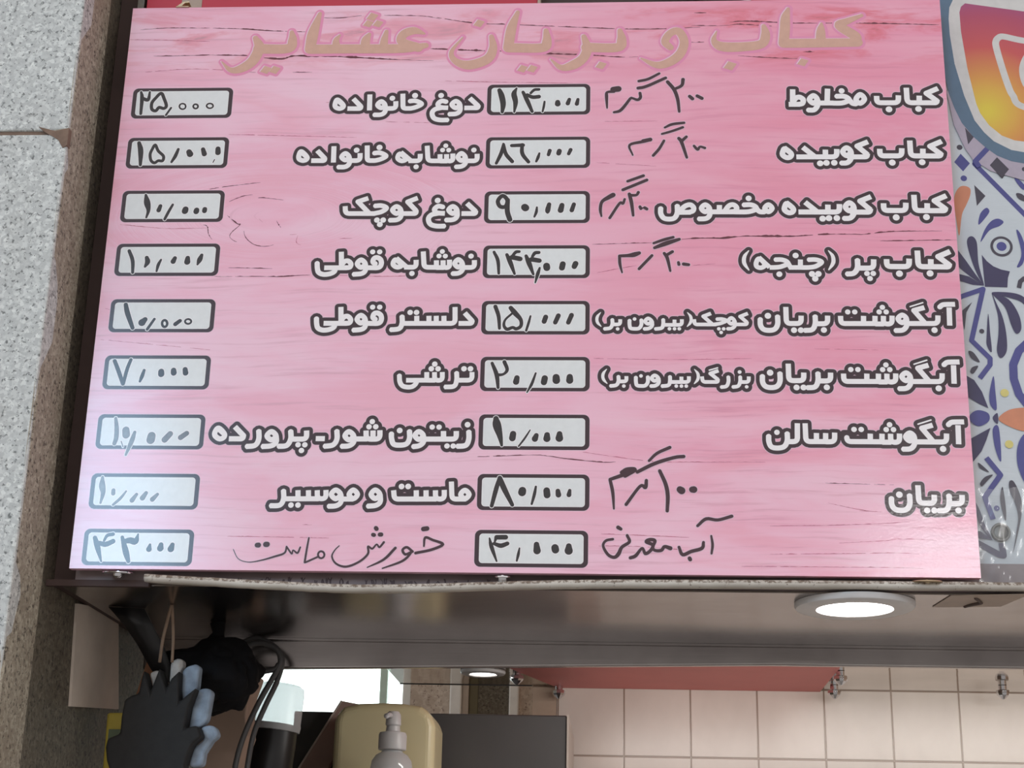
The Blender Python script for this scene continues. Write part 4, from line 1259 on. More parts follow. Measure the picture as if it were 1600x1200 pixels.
# ================================================================ materials
def face_bump(m):
    """the laminate on the menu: a fine orange peel, blistered in the lower right corner"""
    v = m.coords()
    fine = m.noise(v, 700, 2, 0.5)
    tc = m.n('ShaderNodeTexCoord')
    sp = m.n('ShaderNodeSeparateXYZ')
    m.link(tc.outputs['Object'], sp.inputs[0])
    blister = m.math('MULTIPLY', m.step(sp.outputs[0], 0.36, 0.52), m.math('SUBTRACT', 1.0, m.step(sp.outputs[2], 2.13, 2.2)))
    big = m.noise(m.coords((1, 1, 1.6)), 190, 2, 0.5)
    h = m.math('ADD', m.math('MULTIPLY', fine, 0.012), m.math('MULTIPLY', m.math('MULTIPLY', big, blister), 0.26))
    m.bump(h, 0.35, 0.0012)
    m.b.inputs['Roughness'].default_value = 0.13
    return m


def printed(name, rgb, vary=0.0):
    m = Mat(name, srgb(*rgb), 0.13)
    if vary:
        f = m.noise(m.coords(), 90, 3)
        c = srgb(*rgb)
        m.color(m.ramp(f, [(0.3, tuple(x * (1 - vary) for x in c[:3]) + (1,)), (0.7, tuple(min(1, x * (1 + vary)) for x in c[:3]) + (1,))]))
    return face_bump(m).m


def wood_print():
    m = Mat('pink_wood_print', rough=0.13)
    v = m.coords((1.0, 1.0, 1.0))
    wob = m.noise(m.coords((2.2, 1, 5)), 1.0, 3, 0.5)
    tc = m.n('ShaderNodeTexCoord')
    sp = m.n('ShaderNodeSeparateXYZ')
    m.link(tc.outputs['Object'], sp.inputs[0])
    x, z = sp.outputs[0], sp.outputs[2]
    # the grain bends round a knot left of the middle
    kx = m.math('DIVIDE', m.math('SUBTRACT', x, -0.36), 0.17)
    kz = m.math('DIVIDE', m.math('SUBTRACT', z, 2.565), 0.062)
    kr = m.math('SQRT', m.math('ADD', m.math('MULTIPLY', kx, kx), m.math('MULTIPLY', kz, kz)))
    knot = m.math('SUBTRACT', 1.0, m.step(kr, 0.55, 1.6))
    zz = m.math('ADD', z, m.math('MULTIPLY', wob, 0.05))
    grain_z = m.math('ADD', m.math('MULTIPLY', m.math('SUBTRACT', 1.0, knot), zz), m.math('MULTIPLY', knot, m.math('MULTIPLY', kr, 0.06)))
    cb = m.n('ShaderNodeCombineXYZ')
    m.link(m.math('MULTIPLY', x, 0.05), cb.inputs[0])
    m.link(grain_z, cb.inputs[2])
    broad = m.noise(cb.outputs[0], 26, 3, 0.6)
    cb2 = m.n('ShaderNodeCombineXYZ')
    m.link(m.math('MULTIPLY', x, 0.035), cb2.inputs[0])
    m.link(grain_z, cb2.inputs[2])
    fine = m.noise(cb2.outputs[0], 150, 5, 0.65)
    patch = m.noise(m.coords((1.6, 1, 6.5)), 2.2, 4, 0.6, 0.4)
    base = m.ramp(broad, [(0.25, srgb(238, 150, 176)), (0.45, srgb(244, 171, 194)), (0.6, srgb(247, 186, 206)), (0.78, srgb(250, 205, 219))])
    c = m.mix(m.step(patch, 0.42, 0.72), base, srgb(247, 202, 218), 'MIX')
    c = m.mix(m.math('MULTIPLY', m.step(patch, 0.52, 0.30), 0.65), c, srgb(238, 146, 166))
    c = m.mix(m.math('MULTIPLY', m.step(fine, 0.49, 0.30), 0.55), c, srgb(196, 112, 136))
    c = m.mix(m.math('MULTIPLY', m.step(fine, 0.55, 0.75), 0.35), c, srgb(250, 216, 227))
    # deeper pink at the top and right, paler towards the foot
    pale = m.step(z, 2.75, 2.05)
    c = m.mix(m.math('MULTIPLY', pale, 0.16), c, srgb(246, 212, 225))
    rosy = m.math('MULTIPLY', m.step(z, 1.98, 2.55), m.step(x, -0.40, 0.25))
    c = m.mix(m.math('MULTIPLY', rosy, 0.55), c, srgb(236, 146, 170))
    # red brown weather stains along the top board of the print
    stain = m.noise(m.coords((2.2, 1, 9)), 3.0, 5, 0.62, 0.6)
    band = m.math('MULTIPLY', m.step(z, 2.79, 2.83), m.math('SUBTRACT', 1.0, m.step(z, 2.89, 2.907)))
    c = m.mix(m.math('MULTIPLY', m.math('MULTIPLY', m.step(stain, 0.47, 0.62), band), 0.8), c, srgb(228, 116, 132))
    c = m.mix(m.math('MULTIPLY', m.math('MULTIPLY', m.step(stain, 0.60, 0.72), band), 0.7), c, srgb(150, 92, 92))
    lilac = m.math('SUBTRACT', 1.0, m.step(m.math('ADD', x, m.math('MULTIPLY', patch, 0.3)), 0.0, 0.55))
    c = m.mix(m.math('MULTIPLY', lilac, 0.34), c, srgb(244, 206, 224))
    m.color(c)
    return face_bump(m).m


def granite(name, light, mid, dark, brown=0.0, bumpy=0.3, scale=1.0):
    m = Mat(name, rough=0.6)
    v = m.coords()
    vo = m.n('ShaderNodeTexVoronoi')
    vo.inputs['Scale'].default_value = 190 * scale
    m.link(v, vo.inputs['Vector'])
    a = m.ramp(vo.outputs['Color'], [(0.0, light), (0.45, mid), (1.0, light)])
    f = m.noise(v, 120 * scale, 5, 0.65)
    c = m.mix(m.math('MULTIPLY', m.step(f, 0.50, 0.57), 0.9), a, mid)
    g = m.noise(v, 150 * scale, 4, 0.7)
    c = m.mix(m.math('MULTIPLY', m.step(g, 0.55, 0.62), 0.95), c, dark)
    st = m.noise(v, 6, 5, 0.6)
    c = m.mix(m.math('MULTIPLY', m.step(st, 0.45, 0.7), brown), c, srgb(114, 98, 82))
    m.color(c)
    m.bump(f, bumpy, 0.002)
    return m.m


def tile_mat():
    m = Mat('beige_tile', rough=0.22)
    tc = m.n('ShaderNodeTexCoord')
    sp = m.n('ShaderNodeSeparateXYZ')
    m.link(tc.outputs['Object'], sp.inputs[0])

    def joint(out, off):
        u = m.math('FRACT', m.math('DIVIDE', m.math('ADD', out, off), 0.1475))
        d = m.math('MINIMUM', u, m.math('SUBTRACT', 1.0, u))
        return m.step(d, 0.008, 0.016)
    jx = joint(sp.outputs[0], 10 * 0.1475 - 0.0022)
    jz = joint(m.math('MULTIPLY', m.math('SUBTRACT', sp.outputs[2], 1.969), 0.1475 / 0.152), 20 * 0.1475)
    j = m.math('MULTIPLY', jx, jz)
    f = m.noise(m.coords((1, 1, 0.6)), 8, 4)
    tile = m.ramp(f, [(0.3, srgb(213, 200, 190)), (0.7, srgb(226, 214, 204))])
    m.color(m.mix(j, srgb(150, 128, 112), tile))
    m.bump(j, 0.4, 0.002)
    return m.m


M = {}
M['wood'] = wood_print()
M['ink'] = printed('dark_plum_print', (58, 40, 48))
M['halo'] = printed('pale_pink_print', (234, 196, 212))
M['white'] = printed('white_print', (246, 240, 240))
M['box_white'] = printed('price_box_white', (228, 229, 228), 0.03)
M['tan'] = printed('tan_print', (212, 166, 148), 0.04)
M['title_rim'] = printed('rose_print', (232, 146, 180))
M['marker'] = printed('black_marker', (46, 42, 44), 0.12)
M['glare_marker'] = printed('glare_grey_marker', (112, 110, 112), 0.2)  # marker ink lightened to paint in the glare over two prices
M['marker_board'] = printed('brown_black_marker', (66, 40, 50), 0.08)
M['crack'] = printed('wood_crack_print', (104, 48, 60), 0.3)
M['crack_faint'] = printed('faint_wood_crack_print', (188, 100, 122), 0.2)
M['panel_edge'] = plain('panel_edge', (205, 170, 180), 0.5)

g = lambda *a: srgb(*a)
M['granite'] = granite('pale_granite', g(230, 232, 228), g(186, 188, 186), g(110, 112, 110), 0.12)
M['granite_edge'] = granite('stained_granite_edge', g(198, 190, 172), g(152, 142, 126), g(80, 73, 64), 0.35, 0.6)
M['granite_side'] = granite('grimy_shaded_granite', g(124, 117, 102), g(88, 81, 69), g(44, 41, 36), 0.25, 0.5)  # dark from grime, plus the shade of the pillar gap put into the colour
M['granite_far'] = granite('far_granite', g(222, 210, 198), g(196, 180, 166), g(150, 132, 120), 0.2, 0.2, 0.5)
M['mortar'] = plain('brown_mortar', (128, 106, 92), 0.9, 0, 0.2, 60)
M['red'] = plain('red_sign_face', (188, 38, 62), 0.35, 0, 0.05, 4)
M['dark_wood'] = plain('dark_brown_board', (70, 52, 48), 0.7, 0, 0.15, 12)
M['black'] = plain('black_plastic', (24, 23, 25), 0.35)
M['black_bag'] = plain('black_bag_film', (17, 16, 18), 0.85, 0, 0.06, 30, 0.2)
M['dark_metal'] = plain('dark_grey_metal', (78, 77, 77), 0.45, 0.0, 0.05, 10)
M['pale_trim'] = plain('pale_grey_trim', (196, 186, 176), 0.5)
M['white_paint'] = plain('white_painted_frame', (236, 236, 234), 0.4)
M['green_paint'] = plain('pale_green_frame', (196, 218, 208), 0.4)
M['olive'] = plain('olive_trim', (112, 106, 84), 0.6)
M['brown_wall'] = plain('dim_brown_wall', (108, 88, 76), 0.8, 0, 0.15, 6)
M['beige_wall'] = plain('beige_plaster', (188, 164, 144), 0.7)
M['grey_floor'] = plain('grey_paving', (150, 146, 142), 0.85, 0, 0.15, 6)
M['tile'] = tile_mat()
M['chrome'] = plain('chrome', (225, 225, 228), 0.08, 1.0, 0.03)
M['zinc'] = plain('dull_zinc', (120, 118, 112), 0.45, 0.8, 0.15, 200)
M['brass'] = plain('worn_brass', (190, 170, 140), 0.35, 0.9, 0.15, 200)
M['lamp_ring'] = plain('white_lamp_ring', (214, 210, 208), 0.35)
M['pink_acrylic'] = plain('pink_acrylic', (224, 138, 134), 0.55, 0, 0.06, 5, 0.25)
M['cream'] = plain('cream_plastic', (224, 214, 172), 0.3, 0, 0.03, 6)
M['plank'] = plain('raw_pink_wood', (176, 148, 138), 0.7, 0, 0.12, 14)
M['plank_edge'] = plain('sawn_plank_edge', (214, 200, 192), 0.7, 0, 0.08, 30)
M['carton'] = plain('brown_cardboard', (164, 140, 124), 0.85, 0, 0.08, 12)
M['rubber'] = plain('black_rubber_coating', (34, 33, 33), 0.75, 0, 0.2, 80)
M['knit'] = plain('blue_grey_knit', (142, 156, 172), 0.9, 0, 0.35, 45)
M['knit_pale'] = plain('pale_grey_knit', (196, 194, 190), 0.9, 0, 0.25, 60)
M['cord'] = plain('dusty_string', (140, 118, 100), 0.9, 0, 0.15, 80)
M['paper'] = plain('dusty_paper', (206, 192, 178), 0.85, 0, 0.12, 10)
M['yellow_bag'] = plain('yellow_plastic_film', (188, 168, 66), 0.4, 0, 0.15, 18)
M['green_patch'] = plain('dull_green_patch', (96, 108, 84), 0.6, 0, 0.1, 18)
M['rust_wood'] = plain('orange_brown_wood', (148, 104, 76), 0.75, 0, 0.15, 24)
M['pump'] = plain('grey_white_pump_plastic', (206, 206, 206), 0.35, 0, 0.03)
M['beige_tape'] = plain('beige_tape', (176, 156, 140), 0.55, 0, 0.08, 30)
M['dark_line'] = plain('dark_fold', (96, 82, 76), 0.7)


def steel():
    m = Mat('brushed_steel', srgb(176, 170, 168), 0.2, 1.0)
    f = m.noise(m.coords((0.6, 60, 60)), 9, 4, 0.6)
    s = m.noise(m.coords(), 5, 4, 0.6)
    m.color(m.ramp(s, [(0.3, srgb(150, 143, 141)), (0.7, srgb(182, 176, 173))]))
    m.link(m.math('ADD', m.math('MULTIPLY', f, 0.14), 0.13), m.b.inputs['Roughness'])
    return m.m


M['steel'] = steel()


def mirror():
    m = Mat('polished_ceiling_sheet', srgb(206, 198, 190), 0.06, 1.0)
    f = m.noise(m.coords(), 7, 3)
    m.color(m.ramp(f, [(0.3, srgb(196, 188, 180)), (0.7, srgb(214, 206, 198))]))
    m.bump(f, 0.08, 0.01)
    return m.m


M['mirror'] = mirror()


def ledge_mat(name, lo, hi):
    m = Mat(name, rough=0.5)
    v = m.coords((1, 1, 1))
    f = m.noise(v, 120, 6, 0.75)
    c = m.ramp(m.noise(v, 12, 4), [(0.3, srgb(178, 168, 156)), (0.7, srgb(212, 205, 194))])
    tc = m.n('ShaderNodeTexCoord')
    sp = m.n('ShaderNodeSeparateXYZ')
    m.link(tc.outputs['Generated'], sp.inputs[0])
    grit = m.math('MULTIPLY', m.step(f, lo, hi), 0.85)
    c = m.mix(grit, c, srgb(96, 74, 56))
    m.color(c)
    return m.m


M['ledge'] = ledge_mat('cream_ledge', 0.60, 0.68)
M['ledge_chipped'] = ledge_mat('chipped_cream_ledge', 0.44, 0.56)


def fascia_mat():
    m = Mat('faded_printed_fascia', rough=0.5)
    v = m.coords()
    c = m.ramp(m.noise(v, 20, 4), [(0.3, srgb(128, 112, 112)), (0.7, srgb(150, 134, 132))])
    m.color(c)
    return m.m


M['fascia'] = fascia_mat()


def banner_sheet():
    m = Mat('banner_white', rough=0.35)
    c = m.ramp(m.noise(m.coords(), 8, 3), [(0.3, srgb(196, 202, 206)), (0.7, srgb(208, 213, 216))])
    m.color(c)
    m.bump(m.noise(m.coords((1, 1, 6)), 16, 3), 0.12, 0.01)
    return m.m


M['ban_ground'] = banner_sheet()
for k, c in dict(blue=(72, 72, 136), dark=(66, 60, 74), navy=(58, 52, 88), orange=(206, 132, 98), yellow=(214, 200, 120),
                 teal=(88, 112, 134), white=(208, 204, 200), mauve=(176, 164, 178)).items():
    M['ban_' + k] = plain('banner_' + k, c, 0.35, 0, 0.06, 60)


def logo_gradient():
    m = Mat('banner_sunset_gradient', rough=0.35)
    tc = m.n('ShaderNodeTexCoord')
    vm = m.n('ShaderNodeVectorMath', operation='DISTANCE')
    m.link(tc.outputs['Object'], vm.inputs[0])
    vm.inputs[1].default_value = (0.665, 0.04, 2.745)
    m.color(m.ramp(m.math('DIVIDE', vm.outputs['Value'], 0.22),
                   [(0.03, srgb(222, 196, 66)), (0.24, srgb(216, 152, 72)), (0.48, srgb(200, 84, 84)), (0.72, srgb(176, 72, 100)), (1.0, srgb(130, 76, 138))]))
    return m.m


M['ban_gradient'] = logo_gradient()


def emit(name, rgb, strength):
    m = Mat(name, rgb)
    m.b.inputs['Emission Color'].default_value = rgb
    m.b.inputs['Emission Strength'].default_value = strength
    return m.m


M['lamp'] = emit('lit_diffuser', (1.0, 0.985, 0.96, 1), 14.0)
M['lamp_far'] = emit('lit_small_diffuser', (1.0, 0.97, 0.92, 1), 5.0)


def clear(name, tint, gloss=0.12, rough=0.08, alpha=0.85):
    m = Mat(name)
    t = m.t
    tr = m.n('ShaderNodeBsdfTransparent')
    tr.inputs['Color'].default_value = tint
    gl = m.n('ShaderNodeBsdfGlossy')
    gl.inputs['Roughness'].default_value = rough
    df = m.n('ShaderNodeBsdfDiffuse')
    df.inputs['Color'].default_value = (0.8, 0.82, 0.84, 1)
    a = m.n('ShaderNodeMixShader')
    a.inputs[0].default_value = gloss
    m.link(tr.outputs[0], a.inputs[1])
    m.link(gl.outputs[0], a.inputs[2])
    b = m.n('ShaderNodeMixShader')
    b.inputs[0].default_value = 1 - alpha
    m.link(a.outputs[0], b.inputs[1])
    m.link(df.outputs[0], b.inputs[2])
    out = [n for n in t.nodes if n.type == 'OUTPUT_MATERIAL'][0]
    m.link(b.outputs[0], out.inputs['Surface'])
    return m.m


M['film'] = clear('clear_wrapping_film', (0.93, 0.95, 0.96, 1), 0.10, 0.16, 0.95)
M['frost'] = clear('frosted_plastic', (0.9, 0.92, 0.94, 1), 0.08, 0.3, 0.5)
M['pane'] = clear('window_glass', (0.95, 1.0, 0.98, 1), 0.06, 0.02, 0.97)
M['bottle'] = clear('cloudy_bottle_plastic', (0.85, 0.86, 0.87, 1), 0.2, 0.12, 0.45)

# ================================================================ the setting
# stone pillar on the left: pale slabs in front, side coloured for grime and gap shade
structure(box('wall_left_slab', -1.6, -0.637, -0.10, -0.06, 2.652, 4.2, M['granite'], bevel=0.003))
structure(slab('wall_left_patch', [(-0.680, 2.657), (-0.655, 2.650), (-0.636, 2.655), (-0.636, 2.628), (-0.642, 2.624), (-0.650, 2.637), (-0.672, 2.650)], -0.1015, -0.09, M['mortar']))
structure(box('wall_left_slab', -1.6, -0.637, -0.10, -0.06, 0.0, 2.646, M['granite'], bevel=0.003))
structure(box('wall_left_mortar', -1.6, -0.640, -0.096, -0.06, 2.645, 2.653, M['mortar']))
# the slabs' broken edge
bm = bmesh.new()
prev = None
for k in range(60):
    z = 1.2 + k * 0.05
    dx = 0.004 * noise.noise(Vector((0.3, 0.7, z * 9)))
    row = [bm.verts.new(p) for p in ((-0.6405 + dx, -0.100, z), (-0.637 + dx, -0.094, z), (-0.636 + dx * 0.5, -0.050, z), (-0.6365, 0.004, z), (-0.66, 0.004, z), (-0.66, -0.099, z))]
    if prev:
        for i in range(6):
            bm.faces.new((prev[i], prev[(i + 1) % 6], row[(i + 1) % 6], row[i]))
    prev = row
structure(from_bm('wall_left_edge', bm, M['granite_edge']))
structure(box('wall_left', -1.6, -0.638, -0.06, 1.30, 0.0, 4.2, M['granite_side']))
structure(box('floor', -4.0, 4.0, -6.0, 4.0, -0.05, 0.0, M['grey_floor']))
# shop interior
structure(box('wall_back', 0.0, 2.2, 1.55, 1.65, 0.0, 3.2, M['tile']))
structure(box('wall_right', 1.9, 2.0, 0.5, 1.55, 0.0, 3.2, M['beige_wall']))
structure(box('wall_back_return', -0.055, -0.001, 1.55, 2.40, 0.0, 2.9, M['beige_wall']))
structure(box('wall_window', -1.6, -0.905, 2.40, 2.50, 0.0, 2.9, M['brown_wall']))
structure(box('wall_window_sill', -0.905, -0.455, 2.40, 2.50, 0.0, 1.75, M['brown_wall']))
structure(box('wall_window_column', -0.434, -0.322, 2.36, 2.46, 0.0, 2.9, M['granite_far']))
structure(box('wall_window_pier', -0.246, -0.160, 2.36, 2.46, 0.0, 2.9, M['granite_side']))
structure(box('wall_window_stone', -0.133, -0.086, 2.36, 2.46, 0.0, 2.9, M['granite_far']))
structure(box('wall_window_end', -0.086, -0.055, 2.40, 2.50, 0.0, 2.9, M['brown_wall']))
structure(box('trim_1', -0.322, -0.290, 2.33, 2.46, 0.0, 2.9, M['white_paint'], bevel=0.004))
structure(box('trim_2', -0.290, -0.272, 2.35, 2.46, 0.0, 2.9, M['pale_trim'], bevel=0.004))
structure(box('trim_3', -0.272, -0.246, 2.36, 2.46, 0.0, 2.9, M['olive'], bevel=0.004))
structure(box('edge_cover', -0.637, -0.496, 0.020, 0.0282, 2.0305, 2.0390, M['dark_wood']))  # added dark strip hiding the bright front edge of the soffit
structure(box('trim_4', -0.160, -0.133, 2.34, 2.46, 0.0, 2.9, M['white_paint'], bevel=0.004))
win = thing('window_1', (-0.68, 2.44, 1.75), 'overexposed shop window with white and pale green frame behind the dispenser', 'window')
win['kind'] = 'structure'


def child_box(name, par, *a, **k):
    o = box(name, *a, **k)
    o.parent = par
    o.matrix_parent_inverse = Matrix.Translation(par.location).inverted()
    return o


def adopt(o, par):
    o.parent = par
    o.matrix_parent_inverse = Matrix.Translation(par.location).inverted()
    return o


child_box('window_stile', win, -0.462, -0.436, 2.40, 2.48, 1.75, 2.9, M['white_paint'], bevel=0.004)
child_box('window_stile', win, -0.530, -0.508, 2.42, 2.47, 1.75, 2.9, M['green_paint'], bevel=0.004)
child_box('window_stile', win, -0.905, -0.885, 2.42, 2.47, 1.75, 2.9, M['white_paint'], bevel=0.004)
child_box('window_rail', win, -0.905, -0.436, 2.42, 2.47, 1.75, 1.79, M['white_paint'], bevel=0.004)
child_box('window_pane', win, -0.885, -0.462, 2.440, 2.446, 1.79, 2.9, M['pane'])
# polished ceiling sheet seen from below, its back edge on the tiles
structure(box('ceiling_sheet', -0.356, 1.9, 0.50, 1.549, 2.121, 2.127, M['mirror'], bevel=0.001))
structure(box('ceiling_sheet_edge', -0.356, -0.056, 1.5492, 1.5512, 2.1195, 2.1275, M['dark_metal']))
structure(box('ceiling_void', -0.60, 1.9, 0.46, 1.55, 2.20, 2.9, M['brown_wall']))
# shelf the counter things stand on, just below the picture
structure(box('wall_shelf', -0.637, 0.10, 0.55, 1.545, 1.775, 1.80, M['pale_trim'], bevel=0.002))

# sign fascia above and behind the menu
structure(box('wall_front', -0.637, 2.2, 0.050, 0.45, 2.036, 4.2, M['dark_wood']))

# ================================================================ the steel hood over the counter
hood = thing('steel_hood', (0.4, 0.25, 2.0), 'brushed stainless steel hood underside below the pink menu board', 'hood')
child_box('soffit_sheet', hood, -0.62, 1.9, 0.0285, 0.450, 2.033, 2.0355, M['steel'])
adopt(slab('rear_lip', [(-0.62, 2.0329), (1.9, 2.0329), (1.9, 2.003), (0.37, 2.003), (-0.62, 1.982)], 0.444, 0.458, M['steel'], bevel=0.003), hood)
child_box('lip_flange', hood, -0.62, 1.9, 0.430, 0.4439, 2.0305, 2.0328, M['steel'])


def box_with_print(name, dims, strokes, lift, mat, ink):
    """a board whose printed marks belong to its own mesh"""
    bm = box_bm(*dims)
    bmesh.ops.recalc_face_normals(bm, faces=bm.faces)
    for slot, part in enumerate(strokes):
        V, F = union(all_polys(part))
        vs = [bm.verts.new((ORIGIN.x + v.x / 1000, dims[2] - lift * (1 + slot) / 1000, ORIGIN.z + v.y / 1000)) for v in V]
        for f in F:
            bm.faces.new([vs[i] for i in f]).material_index = 1 + slot
    me = bpy.data.meshes.new(name)
    bm.to_mesh(me)
    bm.free()
    return link(name, me, None, [mat] + list(ink))


# faded printed band under the menu and the chipped cream edge below it
marks = []
random.seed(3)
for k in range(46):
    x = 225 + k * 14 + random.uniform(-4, 4)
    h = random.uniform(5, 10)
    base_z = -13
    for q in range(random.randint(2, 4)):
        xx = x + random.uniform(-3, 3)
        marks.append(('v', 0, [xx, base_z, random.uniform(0.8, 2), xx + random.uniform(-2, 2), base_z + h * 0.5, random.uniform(1, 2.6), xx + random.uniform(-2.5, 2.5), base_z + h, random.uniform(0.6, 2)]))
band = box_with_print('fascia_band', (-0.60, 0.80, 0.0285, 0.049, 2.0365, 2.075), [marks], 0.2, M['fascia'], [plain('faded_dark_print', (92, 76, 78), 0.6)])
tag(band, 'narrow faded grey band with dark figures under the pink menu board', 'band')

bead_pts = [(-0.497, 2.0395), (-0.42, 2.036), (-0.30, 2.031), (-0.215, 2.0285), (-0.12, 2.0305), (0.02, 2.036), (0.15, 2.039), (0.40, 2.0405), (0.70, 2.0405), (1.1, 2.040)]
bead_pts = catmull(bead_pts, 8)
bm = bmesh.new()
prev = None
for i, (x, z) in enumerate(bead_pts):
    j = 0.0006 * noise.noise(Vector((x * 60, 0, 0)))
    prof = [(0.012, -0.0050), (0.004, -0.0058), (0.000, -0.0035), (-0.001, 0.000), (0.001, 0.0040), (0.007, 0.0055), (0.027, 0.0060 + j), (0.027, -0.003)]
    ring = [bm.verts.new((x, y, z + h + j)) for y, h in prof]
    if prev:
        for k in range(len(prof)):
            bm.faces.new((prev[k], prev[(k + 1) % len(prof)], ring[(k + 1) % len(prof)], ring[k])).material_index = 1 if k in (3, 4, 5) else 0
    else:
        bm.faces.new(ring)
    prev = ring
bm.faces.new(prev)
tag(from_bm('ledge_strip', bm, [M['ledge'], M['ledge_chipped']], smooth=True), 'chipped cream sheet metal edge sagging along the front of the hood', 'ledge')

# ================================================================ the menu board
menu = thing('menu_board', (0, 0, 2.05), 'large pink wood print menu board with white Persian lettering and price boxes', 'sign')


def on_menu(o):
    return adopt(o, menu)



def cracked(strokes):
    """wood cracks wander, thin out and break; the finest print paler"""
    faint, dark = [], []
    for k, w, d in strokes:
        raw = [tuple(d[i:i + 3]) for i in range(0, len(d), 3)]
        wide = max(p[2] for p in raw)
        path, out = catmull(raw, 6), []
        fine = []
        for a, b in zip(path, path[1:]):
            n = max(1, int(math.hypot(b[0] - a[0], b[1] - a[1]) / 2.2))
            fine += [tuple(a[i] + (b[i] - a[i]) * j / n for i in range(3)) for j in range(n)]
        fine.append(path[-1])
        L = len(fine)
        for i, (x, z, ww) in enumerate(fine):
            g = noise.noise(Vector((x * 0.11, z * 0.9, wide)))
            h = noise.noise(Vector((x * 0.33, z * 0.5, 7.0)))
            ends = min(1.0, (i + 1) / 6, (L - i) / 6)
            ww2 = ww * ends * (0.85 + 1.0 * g + 0.5 * h)
            if ww2 < 0.22:
                if len(out) > 6:
                    (dark if wide > 1.05 else faint).append(('v', 0, out))
                out = []
                continue
            out += [x, z + 0.35 * h + 0.3 * g, ww2]
        if len(out) > 6:
            (dark if wide > 1.05 else faint).append(('v', 0, out))
    return [faint, dark]


panel = box_with_print('board_panel', (-0.600, 0.600, 0.0, 0.012, 2.05, 2.9097), cracked(WORDS['cracks']), 0.04, M['wood'], [M['crack_faint'], M['crack']])
on_menu(panel)

t = WORDS['title']
on_menu(flat_mesh([(all_polys(t, 4.2), 0.12, 1), (all_polys(moved(t, -1.3, 0.6), 0.2), 0.2, 2), (all_polys(t), 0.28, 0)],
                  'title_lettering', 0.0, [M['tan'], M['title_rim'], M['halo']], None))['label'] = 'tan title lettering with rose outline along the top'


def item(words, label):
    st = []
    for w in words:
        if isinstance(w, tuple):
            st += moved(WORDS[w[0]], *OFFSETS[w[0]][w[1]])
        else:
            st += WORDS[w]
    o = flat_mesh([(all_polys(st, 6.0), 0.12, 2), (all_polys(st, 5.1), 0.2, 1), (all_polys(st), 0.28, 0)], 'item_lettering', 0.0,
                  [M['white'], M['ink'], M['halo']], None)
    on_menu(o)
    return o


K = lambda i: ('kabab', i)
item([K(0), 'makhlut'], '')
item([K(1), 'kubide'], '')
item([K(2), ('kubide', 1), 'makhsus'], '')
item([K(3), 'par', 'chanje'], '')
item([('abgusht', 0), ('baryan', 0), 'kuchaksmall', ('birunbar', 0)], '')
item([('abgusht', 1), ('baryan', 1), 'bozorg', ('birunbar', 1)], '')
item([('abgusht', 2), 'salen'], '')
item([('baryan', 2)], '')
item([('dough', 1), ('khanevade', 1)], '')
item([('nushabe', 0), ('khanevade', 0)], '')
item([('dough', 0), 'kuchak'], '')
item([('nushabe', 1), ('ghuti', 0)], '')
item(['delestar', ('ghuti', 1)], '')
item(['torshi'], '')
item(['zeytun'], '')
item(['mast'], '')

PRICES = ['price_114000', 'price_86000', 'price_90000', 'price_144000', 'price_15000', 'price_20000', 'price_10000', 'price_80000', 'price_4000',
          'price_25000', 'price_15000_cola', 'price_10000_small', 'price_10000_can', 'price_10000_malt', 'price_7000', 'price_10000_olive', 'price_10000_yogurt', 'price_43000']
for i, ((cx, cz), key) in enumerate(zip(PRICE_BOXES, PRICES)):
    b = flat_mesh([([rrect(cx, cz, 151.5, 51.3, 8.8)], 0.05, 2), ([rrect(cx, cz, 150, 49.8, 8)], 0.1, 1), ([rrect(cx, cz, 138, 39.8, 4.6)], 0.16, 3), ([rrect(cx, cz, 137, 38.8, 4.2)], 0.22, 0)],
                  'price_box', 0.0, [M['box_white'], M['ink'], M['halo'], M['white']], None)
    on_menu(b)
    in_glare = key in ('price_10000_olive', 'price_10000_yogurt')
    d = flat_mesh([(all_polys(WORDS[key], 0.9), 0.26, 1), (all_polys(WORDS[key]), 0.34, 0)], 'price_digits', 0.0, [M['glare_marker'] if in_glare else M['marker'], M['white']], None)
    d.parent = b
for key in ('note_mixed', 'note_kubide', 'note_special', 'note_fillet', 'note_baryan', 'note_water', 'note_stew'):
    o = flat_mesh([(all_polys(WORDS[key], 0.9), 0.12, 1), (all_polys(WORDS[key]), 0.36, 0)], 'handwritten_note', 0.0, [M['marker_board'], M['halo']], None)
    on_menu(o)

# what holds the board: screws under it, a bent clip above it
SCREWS = 'screws holding the menu board'


def screw(x, z, mat, label, r=0.011):
    o = thing('mounting_screw', (x, 0.028, z), label, 'screw', SCREWS)
    rot = Matrix.Translation((0, 0, 0)) @ Matrix.Rotation(math.radians(90), 4, 'X')
    tilt = Matrix.Translation((0, -0.022, 0)) @ Matrix.Rotation(math.radians(8), 4, 'X')
    lathe('washer', [(0.003, -0.0012), (r * 1.7, -0.0012), (r * 1.8, 0.0), (r * 1.7, 0.0012), (0.003, 0.0012)], mat, o, 28, tilt)
    lathe('screw_head', [(0, -0.007), (0.004, -0.0065), (0.0065, -0.004), (0.0068, -0.0012), (0, -0.0012)], mat, o, 20, tilt)
    lathe('shank', [(0, 0), (0.003, 0), (0.003, 0.022), (0, 0.022)], mat, o, 12, rot)
    return o


